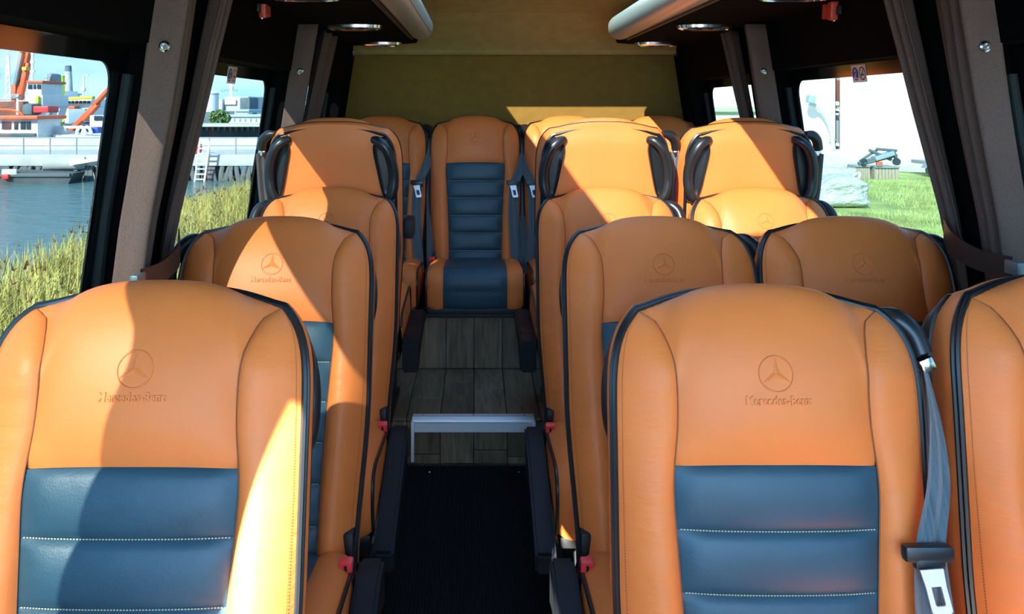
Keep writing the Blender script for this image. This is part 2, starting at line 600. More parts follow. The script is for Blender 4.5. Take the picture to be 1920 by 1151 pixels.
# aluminium edge of the step
st = thing('step_edge', (0, YE, PZ), 'brushed aluminium edge bar across the step in the aisle', 'step edge')
mb = MB()
pr = [(.035, .004), (.035, .001), (-.016, .001), (-.016, -.045), (-.020, -.045), (-.022, -.010), (-.030, -.004), (-.026, .004), (-.012, .010), (.004, .005)]
n = len(pr)
vs = [(x, y, z) for x in (-.238, .216) for (y, z) in pr]
mb.add(vs, [tuple(range(n)), tuple(range(n, 2 * n))[::-1]] + [(i, (i + 1) % n, n + (i + 1) % n, n + i) for i in range(n)])
mb.build('bar', M['alu'], st, smooth=False)
for s_, x in ((-1, -.236), (1, .214)):
    MB().box((x, -.028, -.075), (.012, .018, .15), ch=.003).build('end_leg', M['alu'], st)
for x in (-.20, -.01, .18):
    MB().lathe([(.004, 0), (.004, .0015), (.002, .0025)], (x, .018, .004), 'z', 10).build('screw', M['chrome'], st)

# ribbed carpet runner
mb = MB()
nr = 52
x0c, x1c = -.29, .24
vs = []
xsr = []
for k in range(nr):
    a = lerp(x0c, x1c, k / nr)
    d = (x1c - x0c) / nr
    xsr += [(a, .006), (a + d * .25, .0115), (a + d * .65, .0115), (a + d * .85, .006)]
xsr.append((x1c, .006))
nyy = 40
for j in range(nyy + 1):
    for (x, z) in xsr:
        vs.append((x, lerp(.2, 3.155, j / nyy), z))
nx = len(xsr)
fs = [(j * nx + i, j * nx + i + 1, (j + 1) * nx + i + 1, (j + 1) * nx + i) for j in range(nyy) for i in range(nx - 1)]
mb.add(vs, fs)
mb.add([(x0c, .2, .006), (x1c, .2, .006), (x1c, .2, .0045), (x0c, .2, .0045), (x0c, 3.155, .006), (x1c, 3.155, .006), (x1c, 3.155, .0045), (x0c, 3.155, .0045)], [(0, 1, 2, 3), (4, 7, 6, 5)])
cpt = tag(mb.build('aisle_carpet', M['carpet'], smooth=False), 'black ribbed carpet runner lying in the lower aisle', 'carpet')
for px, py in ((805, 891), (973, 885)):
    p = P(px, py, 3.09)
    MB().lathe([(.005, 0), (.005, .002), (.002, .004)], (p.x, 3.09, .0105), 'z', 10).build('stud', M['chrome'], cpt)

# ================================================================== SEATS
A_, V_, D_, PE, QE = .2235, .762, .24, 2.5, 5.0
VC = .722
SEAM = [(-.02, .126), (.0, .127), (.15, .130), (.30, .136), (.40, .142), (.485, .146), (.575, .138), (.655, .1395), (.69, .149), (.71, .160), (VC, .175)]


def side_u(v):
    a = lerp(.205, A_, smooth01(v / .35))
    if v > V_ - D_:
        t = (v - (V_ - D_)) / D_
        a *= max(0.0, 1 - t ** QE) ** (1 / PE)
    return a


def seam_u(v):
    # smooth interpolation through SEAM
    k = 0
    while k < len(SEAM) - 2 and v > SEAM[k + 1][0]:
        k += 1
    v0, u0 = SEAM[k]; v1, u1 = SEAM[k + 1]
    m0 = (SEAM[k + 1][1] - SEAM[max(k - 1, 0)][1]) / (SEAM[k + 1][0] - SEAM[max(k - 1, 0)][0])
    m1 = (SEAM[min(k + 2, len(SEAM) - 1)][1] - u0) / (SEAM[min(k + 2, len(SEAM) - 1)][0] - v0)
    h = v1 - v0
    t = (v - v0) / h
    t = max(0, min(1, t))
    return (2 * t ** 3 - 3 * t * t + 1) * u0 + (t ** 3 - 2 * t * t + t) * h * m0 + (-2 * t ** 3 + 3 * t * t) * u1 + (t ** 3 - t * t) * h * m1


UC = side_u(VC)
SEAM[-1] = (VC, UC)


def top_v(u):
    x = min(1, abs(u) / A_)
    return V_ - D_ * (1 - (1 - x ** PE) ** (1 / QE))


WTOP = .074


def w_side(v):
    x = max(0.0, min(1.0, (v - .52) / (VC + .004 - .52)))
    return .006 + .045 * (1 - math.sqrt(1 - x ** 3))


def w_seam(v):
    return lerp(-.021, w_side(v), smooth01((v - .63) / (VC - .63)))


VD = .511        # where the dark insert starts
NB = 6


WC = w_side(VC)


def wtop(s):
    return lerp(WTOP, WC, abs(s) ** 3)


def centre_pt(s, v):
    """s in [-1,1], v row parameter 0..VC"""
    t = v / VC
    u = s * seam_u(v)
    arch = smooth01((t - .62) / .38)
    vv = v + arch * (top_v(s * UC) - VC)
    tau = max(0, (t - .76) / .24)
    th = tau * 1.95
    # roll the top over towards the back
    k = (1 - math.cos(th)) / (1 - math.cos(1.95))
    v0 = .76 * VC + smooth01(.14 / .38) * (top_v(s * UC) - VC)
    if tau > 0:
        c0 = 1 - abs(s) ** 10
        vr = v0 + (top_v(s * UC) - v0) * math.sin(th)
        vv = lerp(vv, vr, c0)
    prof = -.029 - .007 * (1 - s * s)
    if v > VD:
        prof -= .009 * smooth01((v - VD) / .05) * (1 - s * s * .6)
    wv = lerp(prof, wtop(s), k)
    g = abs(s) ** 9
    wv = wv * (1 - g) + w_seam(v) * g
    return u, vv, wv


def band_w(s, v):
    f = ((VD - v) / (VD / NB)) % 1.0
    puff = max(0, math.sin(PI * f)) ** .45
    return (.0075 - .0125 * puff) * (1 - abs(s) ** 14)


def head_pt(i, j):
    v = lerp(VD, VC, i)
    s = lerp(-1, 1, j)
    u, vv, wv = centre_pt(s, v)
    if v < VD + .02:
        wv += .005 * (1 - (v - VD) / .02) ** 2
    return (u, wv, vv)


def head_surface(u, v):
    # bisect for the row whose surface point has height v
    lo, hi, wv = 0.0, VC * (.76 + .24 * .5 * PI / 1.95), 0.0
    for _ in range(40):
        mid = (lo + hi) / 2
        s = max(-1, min(1, u / seam_u(mid)))
        uu, vv, wv = centre_pt(s, mid)
        if vv < v:
            lo = mid
        else:
            hi = mid
    return wv


SEAT = {}


def seatmesh(key, mb, m, smooth=True, angle=50):
    SEAT[key] = mb.mesh(key, m, smooth, angle)


# --- backrest panels
seatmesh('head_panel', MB().grid(head_pt, 30, 28), M['tan'])
for k in range(NB):
    v1 = VD - k * VD / NB
    v0 = VD - (k + 1) * VD / NB

    def bp(i, j, v0=v0, v1=v1):
        v = lerp(v0, v1, i)
        s = lerp(-1, 1, j)
        u, vv, wv = centre_pt(s, v)
        vq = min(max(v, v0 + 1e-5), v1 - 1e-5)
        return (u, wv + band_w(s, vq) + .001, vv)
    seatmesh('insert_band%d' % k, MB().grid(bp, 12, 18), M['dark'])


def bolster_pt(sg):
    def f(i, j):
        v = VC * (1 - (1 - i) ** 1.35)
        b = j
        us, ud = seam_u(v), side_u(v)
        u = lerp(us, ud, b)
        ws, wd = w_seam(v), w_side(v)
        h = lerp(.034, .012, smooth01((v - .25) / .35)) * min(1, (ud - us) / .05)
        wv = lerp(ws, wd, b ** 1.5) - h * math.sin(PI * min(1, b ** .85)) ** .75
        return (sg * u, wv, v)
    return f


for sg in (-1, 1):
    seatmesh('bolster%d' % sg, MB().grid(bolster_pt(sg), 40, 14), M['tanwr'])

# outline path of the front edge, from left bottom over the top to right bottom
OUT = []
NS, NT = 34, 24
for i in range(NS + 1):
    v = VC * (1 - (1 - i / NS) ** 1.3)
    OUT.append((-side_u(v), w_side(v), v))
for i in range(1, NT):
    u = lerp(-UC, UC, i / NT)
    OUT.append((u, wtop(u / UC), centre_pt(u / UC, VC)[1]))
for i in range(NS + 1):
    v = VC * (1 - (i / NS) ** 1.3)
    OUT.append((side_u(v), w_side(v), v))
OUTV = [Vector(p) for p in OUT]
NO = len(OUTV)


def outn(i):
    t = OUTV[min(i + 1, NO - 1)] - OUTV[max(i - 1, 0)]
    n_ = Vector((-t.z, 0, t.x))
    n_.normalize()
    return n_


WB = .108


def back_edge(i):
    p = OUTV[i]
    n_ = outn(i)
    return Vector((p.x, WB, p.z)) - n_ * .012


def side_pt(a, j):
    i = int(round(j * (NO - 1)))
    p, q = OUTV[i], back_edge(i)
    r = p.lerp(q, a) + outn(i) * .010 * math.sin(PI * a ** .8)
    return tuple(r)


seatmesh('side_panel', MB().grid(side_pt, 6, NO - 1), M['tan'])
seatmesh('front_piping', MB().tube([p + outn(i) * .001 + Vector((0, -.002, 0)) for i, p in enumerate(OUTV)], .0042, 6)
         .tube([p + outn(i) * .0035 + Vector((0, .007, 0)) for i, p in enumerate(OUTV)], .0040, 6), M['pipe'])
seatmesh('rear_piping', MB().tube([back_edge(i) + outn(i) * .002 for i in range(NO)], .0055, 6), M['pipe'])

# back cover with openings for the grab handles


def rec_inner(v):
    return lerp(.172, .126, max(0, min(1, (v - .48) / .22)))


def back_pt(i, j):
    v = lerp(0, VC, i)
    s = lerp(-1, 1, j)
    ud = side_u(v) - .012 + .0
    u = s * ud
    arch = smooth01((v / VC - .62) / .38)
    vv = v + arch * (top_v(s * UC) - VC) - .012 * smooth01((v / VC - .7) / .3)
    return (u, WB + .016 * (1 - abs(s) ** 3) * (1 - smooth01((v - .66) / .06) * .7), vv)


def back_skip(i, j):
    u, wv, vv = back_pt(i, j)
    return .505 < vv < .69 and abs(u) > rec_inner(vv) + .008 and abs(u) < .203


seatmesh('back_cover', MB().grid(back_pt, 44, 44), M['tan'])


def bowl(sg):
    def f(i, j):
        v = lerp(.478, .708, i)
        ui = rec_inner(v)
        ue = min(.2175, side_u(v) - .004)
        # rounded ends
        e = abs(2 * i - 1) ** 6
        mid = (ui + ue) / 2 + .01
        u = lerp(lerp(ui, ue, j), mid, e * .75)
        ed = min(i, 1 - i, j, 1 - j) * 2
        d = smooth01((ed - .10) / .30)
        base = back_pt(v / VC, (u / max(.01, side_u(v) - .012) + 1) / 2)[1]
        wv = max(base, WB) + .011 - .008 * d
        if ed < .02:
            wv = WB - .002
        return (sg * u, wv, v)
    return f


def handle_path(sg):
    pts = [(.138, WB + .008, .698), (.160, WB + .022, .694), (.186, WB + .026, .668), (.204, WB + .020, .620), (.209, WB + .016, .570), (.204, WB + .020, .525), (.190, WB + .020, .498), (.176, WB + .008, .486)]
    return [Vector((sg * a, b, c)) for a, b, c in catmull(pts, 6)]


for sg in (-1, 1):
    seatmesh('handle_shell%d' % sg, MB().grid(bowl(sg), 26, 16), M['plastic'])
    pth = handle_path(sg)
    nn = len(pth)
    seatmesh('grab_handle%d' % sg, MB().tube(pth, [lerp(.011, .0180, math.sin(PI * i / (nn - 1)) ** .5) for i in range(nn)], 10), M['plastic'])

mb = MB()
for sg in (-1, 1):
    mb.tube([(sg * seam_u(v), w_seam(v) - .0012, v) for v in [VC * q / 50 for q in range(51)]], .0011, 5)
seatmesh('seam', mb, M['bthread'])
# --- stitching in the grooves, pale dashes
mb = MB()
for k in range(1, NB):
    v = VD - k * VD / NB
    um = seam_u(v) * .965
    nd = 64
    for q in range(nd):
        u0 = lerp(-um, um, (q + .12) / nd)
        u1 = lerp(-um, um, (q + .74) / nd)
        s0, s1 = u0 / seam_u(v), u1 / seam_u(v)
        a = centre_pt(s0, v); b = centre_pt(s1, v)
        wa = a[2] + band_w(s0, v - 1e-5) * 1.0 - .0012
        wb_ = b[2] + band_w(s1, v - 1e-5) * 1.0 - .0012
        mb.add([(u0, wa, v - .0008), (u1, wb_, v - .0008), (u1, wb_ - .0007, v), (u0, wa - .0007, v), (u0, wa, v + .0008), (u1, wb_, v + .0008)], [(0, 1, 2, 3), (3, 2, 5, 4)])
seatmesh('stitching', mb, M['thread'], smooth=False)
mb = MB()
for sg in (-1, 1):
    f = bolster_pt(sg)
    nd = 190
    for q in range(nd):
        i0, i1 = (q + .1) / nd * .97, (q + .7) / nd * .97
        a = Vector(f(i0, .885)); b = Vector(f(i1, .885)); c = Vector(f(i0, .897)); d = Vector(f(i1, .897))
        o = Vector((sg * .0005, -.0007, 0))
        mb.add([a + o, b + o, d + o, c + o], [(0, 1, 2, 3)])
seatmesh('edge_stitching', mb, M['bthread'], smooth=False)

# --- embossed emblem: ring and three-pointed star
VE, VL = .643, .607
mb = MB()
nring = 40


def put(u, v, lift):
    return (u, head_surface(u, v) - lift, v)


rp = [(.0256, -.0002), (.0249, .0017), (.0235, .0017), (.0228, -.0002)]
vs = []
for k in range(nring):
    a = 2 * PI * k / nring
    for r, l in rp:
        vs.append(put(r * math.cos(a), VE + r * math.sin(a), l))
fs = []
for k in range(nring):
    k2 = (k + 1) % nring
    for q in range(3):
        fs.append((k * 4 + q, k2 * 4 + q, k2 * 4 + q + 1, k * 4 + q + 1))
mb.add(vs, fs)
for k in range(3):
    a = PI / 2 + k * 2 * PI / 3
    tip = (.0236 * math.cos(a), .0236 * math.sin(a))
    l_ = (.0058 * math.cos(a + PI / 3), .0058 * math.sin(a + PI / 3))
    r_ = (.0058 * math.cos(a - PI / 3), .0058 * math.sin(a - PI / 3))
    mb.add([put(0, VE, .0026), put(l_[0], VE + l_[1], -.0002), put(tip[0], VE + tip[1], .0008), put(r_[0], VE + r_[1], -.0002)], [(0, 1, 2), (0, 2, 3)])
seatmesh('emblem', mb, M['tan'], angle=20)
# --- embossed lettering
cu = bpy.data.curves.new('lettering', 'FONT')
cu.body = 'Mercedes-Benz'
cu.size = .0165
cu.align_x = 'CENTER'
cu.align_y = 'CENTER'
cu.extrude = .0012
cu.bevel_depth = .0005
cu.offset = .0001
cu.shear = 0.0
cu.space_character = 1.02
cu.resolution_u = 3
to = bpy.data.objects.new('lettering', cu)
COL.objects.link(to)
dg = bpy.context.evaluated_depsgraph_get()
me = bpy.data.meshes.new_from_object(to.evaluated_get(dg))
bpy.data.objects.remove(to)
xs_ = [q.co.x for q in me.vertices]
sx = .092 / (max(xs_) - min(xs_))
for q in me.vertices:
    u, v = q.co.x * sx, VL + q.co.y
    q.co = Vector(put(u, v, max(-.0003, q.co.z) * 1.0))
me.materials.clear()
me.materials.append(M['tan'])
SEAT['lettering'] = me

# --- cushion
CP = [(.0, .352), (-.04, .392), (-.12, .404), (-.22, .412), (-.32, .420), (-.385, .421), (-.422, .408), (-.443, .376), (-.446, .330), (-.438, .272), (-.430, .252)]
CPs = [(p.x, p.y) for p in catmull([(a, b, 0) for a, b in CP], 4)]


def cpro(i):
    t = i * (len(CPs) - 1)
    k = min(int(t), len(CPs) - 2)
    f = t - k
    return lerp(CPs[k][0], CPs[k + 1][0], f), lerp(CPs[k][1], CPs[k + 1][1], f)


def cn(i):
    a = cpro(max(0, i - .02)); b = cpro(min(1, i + .02))
    d = Vector((b[0] - a[0], b[1] - a[1]))
    d.normalize()
    return Vector((d.y, -d.x)) * -1


CW, CI = .213, .140


def cush(sg, lo, hi, lift, edge_drop=0.0, n=1):
    def f(i, j):
        y, z = cpro(i)
        nn = cn(i)
        u = lerp(lo, hi, j)
        h = lift * math.sin(PI * j) ** .6
        if n > 1:
            h += .004 * abs(math.sin(PI * i * n)) ** .5 * (1 - abs(2 * j - 1) ** 8)
        d = -edge_drop * j ** 3
        o = nn * (h + d)
        return (sg * u if sg else u, y + o.x, z + o.y)
    return f


if cn(.3).y < 0:
    _cn = cn
    cn = lambda i: _cn(i) * -1
seatmesh('cushion_insert', MB().grid(cush(0, -CI, CI, .006, n=5), 50, 16), M['dark'])
for sg in (-1, 1):
    seatmesh('cushion_bolster%d' % sg, MB().grid(cush(sg, CI, CW, .009, .014), 40, 10), M['tan'])
    def cs(i, j, sg=sg):
        y, z = cpro(i)
        o = cn(i) * -.014
        z += o.y; y += o.x
        return (sg * (CW + .006 * math.sin(PI * j)), lerp(y, lerp(-.0, -.425, i), j), lerp(z, .245, j))
    seatmesh('cushion_side%d' % sg, MB().grid(cs, 40, 5), M['tan'])
    pth = []
    for k in range(41):
        y, z = cpro(k / 40)
        o = cn(k / 40) * -.013
        pth.append((sg * (CW + .002), y + o.x, z + o.y))
    seatmesh('cushion_piping%d' % sg, MB().tube(pth, .005, 6), M['pipe'])
mb = MB().box((0, -.22, .238), (.42, .42, .03), ch=.008)
seatmesh('seat_frame', mb, M['frame'])
# hinge and lower back bracket
seatmesh('hinge_bracket', MB().box((0, .03, .325), (.022, .09, .20), ch=.006), M['frame'])


def legmesh(h):
    mb = MB()
    for y in (-.36, -.08):
        mb.box((0, y, (.225 - h) / 2), (.032, .045, .225 + h), ch=.004)
    mb.box((0, -.22, -h + .012), (.05, .40, .024), ch=.004)
    return mb.mesh('pedestal_leg', M['frame'])


LEG0, LEG4 = legmesh(0.0), legmesh(.03)


# armrest (aisle side), folded down beside the cushion
def armmesh(pts, wid=.052):
    """pts: (y, z, thickness) along the arm"""
    prof = [(Vector((p[0], p[1])), p[2]) for p in pts]
    top, bot = [], []
    for p, t in prof:
        top.append((p.x, p.y + t / 2)); bot.append((p.x, p.y - t / 2))
    poly = top + bot[::-1]
    bm = bmesh.new()
    vs = [bm.verts.new((-wid / 2, a, b)) for a, b in poly]
    f = bm.faces.new(vs)
    r = bmesh.ops.extrude_face_region(bm, geom=[f])
    for g in r['geom']:
        if isinstance(g, bmesh.types.BMVert):
            g.co.x += wid
    bmesh.ops.recalc_face_normals(bm, faces=bm.faces)
    eds = [e for e in bm.edges if len(e.link_faces) == 2 and e.calc_face_angle(0) > .6]
    bmesh.ops.bevel(bm, geom=eds, offset=.007, segments=2, affect='EDGES')
    me = bpy.data.meshes.new('armrest')
    bm.to_mesh(me)
    bm.free()
    me.materials.append(M['armp'])
    me.shade_smooth()
    me.set_sharp_from_angle(angle=math.radians(40))
    return me


ARM0 = armmesh([(-.03, .335, .10), (-.10, .345, .085), (-.16, .33, .075), (-.35, .272, .066), (-.48, .232, .062), (-.505, .222, .05)])
ARM4 = armmesh([(.03, .245, .11), (-.05, .255, .12), (-.075, .262, .09), (-.20, .276, .062), (-.36, .290, .056), (-.44, .280, .05)], .058)
PIV = MB().lathe([(.034, -.014), (.036, -.010), (.036, .010), (.030, .014)], axis='x', n=18).mesh('pivot', M['plastic'])

# buckle
BST = MB().box((0, 0, 0), (.030, .024, .075), ch=.006).mesh('buckle', M['plastic'])
BRED = MB().box((0, -.008, .026), (.027, .020, .042), ch=.004).mesh('button', M['red'])
BSLOT = MB().box((0, -.0185, .030), (.006, .003, .020), ch=.0005).mesh('slot', M['sblack'])


# seat belt, in backrest coordinates; sg = side it hangs on
def belt_ribbon(path, wd, dirs):
    mb = MB()
    n = len(path) - 1

    def f(i, j):
        k = int(round(i * n))
        p = Vector(path[k]); d = Vector(dirs[k]).normalized()
        x = lerp(-.5, .5, j)
        nrm = Vector((0, -1, 0))
        return tuple(p + d * wd * x + nrm * (.0025 * math.cos(PI * x * 4.0)))
    mb.grid(f, n, 8)
    return mb


BELT = {}
for sg in (-1, 1):
    ctrl = [(sg * .250, .040, .640), (sg * .244, .006, .57), (sg * .225, -.030, .49), (sg * .194, -.058, .41), (sg * .186, -.068, .31), (sg * .187, -.070, .18), (sg * .202, -.056, -.02)]
    path = catmull(ctrl, 5)
    n = len(path)
    dirs = [(sg * lerp(.35, 1, smooth01(k / n * 1.7)), lerp(.55, .10, smooth01(k / n * 1.7)), 0) for k in range(n)]
    BELT['webbing_front%d' % sg] = belt_ribbon(path, .046, dirs).mesh('belt_webbing', M['belt'])
    ctrl = [(sg * .254, .050, .640), (sg * .252, .040, .52), (sg * .246, .02, .36), (sg * .250, -.006, .18), (sg * .255, -.02, -.03)]
    path = catmull(ctrl, 5)
    n = len(path)
    dirs = [(sg * lerp(.5, .95, k / n), lerp(.6, .35, k / n), 0) for k in range(n)]
    BELT['webbing_rear%d' % sg] = belt_ribbon(path, .042, dirs).mesh('belt_webbing', M['belt'])
    # tongue: black grip with a chrome blade
    mb = MB().box((sg * .186, -.068, .413), (.066, .020, .022), ch=.006)
    mb.box((sg * .186, -.070, .402), (.042, .016, .018), ch=.006)
    BELT['tongue%d' % sg] = mb.mesh('belt_tongue', M['plastic'])
    mb = MB()
    c = Vector((sg * .186 + .004, -.081, .369))
    tilt = .22
    pl = []
    outer = [(-.016, .028), (.016, .028), (.014, .006), (.014, -.026), (.010, -.030), (-.010, -.030), (-.014, -.026), (-.014, .006)]
    inner = [(-.007, .006), (.007, .006), (.007, .003), (.007, -.017), (.005, -.019), (-.005, -.019), (-.007, -.017), (-.007, .003)]
    n8 = 8
    for yy in (-.0012, .0012):
        for (a, b) in outer:
            mb.v.append((c.x + a * math.cos(tilt) - b * math.sin(tilt) * 1, c.y + yy, c.z + a * math.sin(tilt) * .3 + b))
        for (a, b) in inner:
            mb.v.append((c.x + a * math.cos(tilt) - b * math.sin(tilt) * 1, c.y + yy, c.z + a * math.sin(tilt) * .3 + b))
    for i in range(n8):
        j = (i + 1) % n8
        mb.f += [(i, j, 8 + j, 8 + i), (16 + i, 24 + i, 24 + j, 16 + j), (i, 16 + i, 16 + j, j), (8 + i, 8 + j, 24 + j, 24 + i)]
    BELT['blade%d' % sg] = mb.mesh('tongue_blade', M['blade_steel'], smooth=False)
    # shoulder guide
    pts = catmull([(sg * .196, .078, .712), (sg * .222, .068, .706), (sg * .243, .058, .686), (sg * .252, .050, .655)], 5)
    mb = MB().tube(pts, [lerp(.010, .017, smooth01(i / 6)) for i in range(len(pts))], 12)
    BELT['guide%d' % sg] = mb.mesh('belt_guide', M['plastic'])
    mb = MB().box((sg * .253, .042, .642), (.022, .022, .020), Matrix.Rotation(sg * -.4, 3, 'Y'), ch=.004)
    BELT['eye%d' % sg] = mb.mesh('guide_eye', M['chrome'])


def seat(name, x, y, z, rec, rz, label, group, belt=1, arm=0, armmesh_=None, legs=LEG0, apexfix=0.0, buckle=0):
    """belt / arm / buckle: side in the seat's own frame (-1, 0, 1)"""
    root = thing(name, (x, y, z), label, 'seat', group, rz)
    zh = .346

    def bk(pname, key, src=SEAT, parent=root):
        o = obj(pname, src[key], parent)
        if parent is root:
            o.location = (0, 0, zh)
            o.rotation_euler = (-rec, 0, 0)
        return o
    hp = bk('head_panel', 'head_panel')
    bk('emblem', 'emblem', parent=hp)
    bk('lettering', 'lettering', parent=hp)
    first = None
    for k in range(NB):
        bk('insert_band', 'insert_band%d' % k)
    bk('seam', 'seam')['kind'] = 'stuff'
    bk('stitching', 'stitching')['kind'] = 'stuff'
    bk('edge_stitching', 'edge_stitching')['kind'] = 'stuff'
    for sg in (-1, 1):
        bk('bolster', 'bolster%d' % sg)
        h_ = bk('handle_shell', 'handle_shell%d' % sg)
        bk('grab_handle', 'grab_handle%d' % sg, parent=h_)
        obj('cushion_bolster', SEAT['cushion_bolster%d' % sg], root)
        obj('cushion_side', SEAT['cushion_side%d' % sg], root)
        obj('cushion_piping', SEAT['cushion_piping%d' % sg], root)
    bk('side_panel', 'side_panel')
    bk('front_piping', 'front_piping')
    bk('rear_piping', 'rear_piping')
    bk('back_cover', 'back_cover')
    obj('cushion_insert', SEAT['cushion_insert'], root)
    obj('seat_frame', SEAT['seat_frame'], root)
    for sg in (-1, 1):
        obj('hinge_bracket', SEAT['hinge_bracket'], root, (sg * .195, 0, 0))
    if legs:
        for sg in (-1, 1):
            obj('leg', legs, root, (sg * .15, 0, 0))
    if belt:
        g_ = bk('belt_guide', 'guide%d' % belt, BELT)
        bk('guide_eye', 'eye%d' % belt, BELT, parent=g_)
        bk('belt_webbing', 'webbing_front%d' % belt, BELT)
        bk('belt_webbing', 'webbing_rear%d' % belt, BELT)
        t_ = bk('belt_tongue', 'tongue%d' % belt, BELT)
        bk('tongue_blade', 'blade%d' % belt, BELT, parent=t_)
    if arm:
        obj('armrest', armmesh_, root, (arm * .250, 0, 0))
    if buckle:
        b_ = obj('buckle', BST, root, (buckle * .205, -.085, .375))
        b_.rotation_euler = (.25, 0, 0)
        obj('button', BRED, b_)
        obj('slot', BSLOT, b_)
    return root


R14 = math.radians(14)
single = 'single seats along the harbour side'
pairs = 'paired seats along the grass side'
seat('bus_seat', -.465, 1.072, -.002, math.radians(11), 0, 'large tan seat in front, with a white sun patch on its bolster', single, belt=0, arm=1, armmesh_=ARM0, buckle=1)
seat('bus_seat', -.470, 1.835, 0, R14, 0, 'second tan single seat from the camera, beside the brown curtain with the strap', single, belt=-1, arm=1, armmesh_=ARM0, buckle=1)
seat('bus_seat', -.478, 2.585, 0, R14, 0, 'third tan single seat, just below the seat back with grab handles', single, belt=-1, arm=1, armmesh_=ARM0, buckle=1)
seat('bus_seat', .427, 1.180, -.030, math.radians(6), 0, 'tan seat with plainly embossed lettering and a grey belt hanging beside it', pairs, belt=1, arm=-1, armmesh_=ARM0, buckle=-1)
seat('bus_seat', .950, 1.210, -.016, math.radians(6), 0, 'tan seat cut off by the frame edge, beside the hanging grey belt', pairs, belt=1, buckle=-1)
seat('bus_seat', .431, 1.835, 0, R14, 0, 'shaded tan aisle seat in the second paired row', pairs, belt=1, arm=-1, armmesh_=ARM0, buckle=-1)
seat('bus_seat', .890, 1.835, 0, R14, 0, 'shaded tan window seat in the second paired row, below the grass window', pairs, belt=1, buckle=-1)
seat('bus_seat', .420, 2.575, 0, R14, 0, 'half sunlit tan aisle seat in the third paired row', pairs, belt=1, arm=-1, armmesh_=ARM0, buckle=-1)
seat('bus_seat', .918, 2.575, 0, R14, 0, 'fully sunlit tan window seat in the third paired row', pairs, belt=1, buckle=-1)
# fourth row: faces the rear, its back with grab handles towards the camera, on the platform
R8 = math.radians(7)
back4 = 'rear facing seats on the platform'
ZP = PZ + .03
L4 = seat('bus_seat', -.485, 3.045, ZP, R8, PI, 'tan seat turned round, its handled back beside the harbour window', back4, belt=1, arm=-1, armmesh_=ARM4, legs=LEG4)
MB().box((-.246, .0, .705), (.034, .13, .068), ch=.008).build('armrest_stub', M['armp'], L4)
seat('bus_seat', .435, 3.045, ZP, R8, PI, 'sunlit tan seat turned round, its handled back beside the aisle', back4, belt=-1, arm=1, armmesh_=ARM4, legs=LEG4)
seat('bus_seat', .920, 3.045, ZP, R8, PI, 'tan seat turned round, its handled back beside the grass window', back4, belt=-1, legs=LEG4)
# rear bench row
R10 = math.radians(10)
rear = 'four seats along the rear wall'
for (x, b, lab) in ((-.475, 1, 'tan rear wall seat half hidden behind the single seat back with handles'),
                    (-.005, 1, 'tan and charcoal rear wall seat standing free at the aisle end'),
                    (.462, -1, 'tan rear wall seat under the bright sun patch, behind the aisle seat back'),
                    (.928, -1, 'tan rear wall seat in the corner beside the small grass window')):
    seat('bus_seat', x, 4.155, ZP, R10, 0, lab, rear, belt=b, legs=None, buckle=-b)

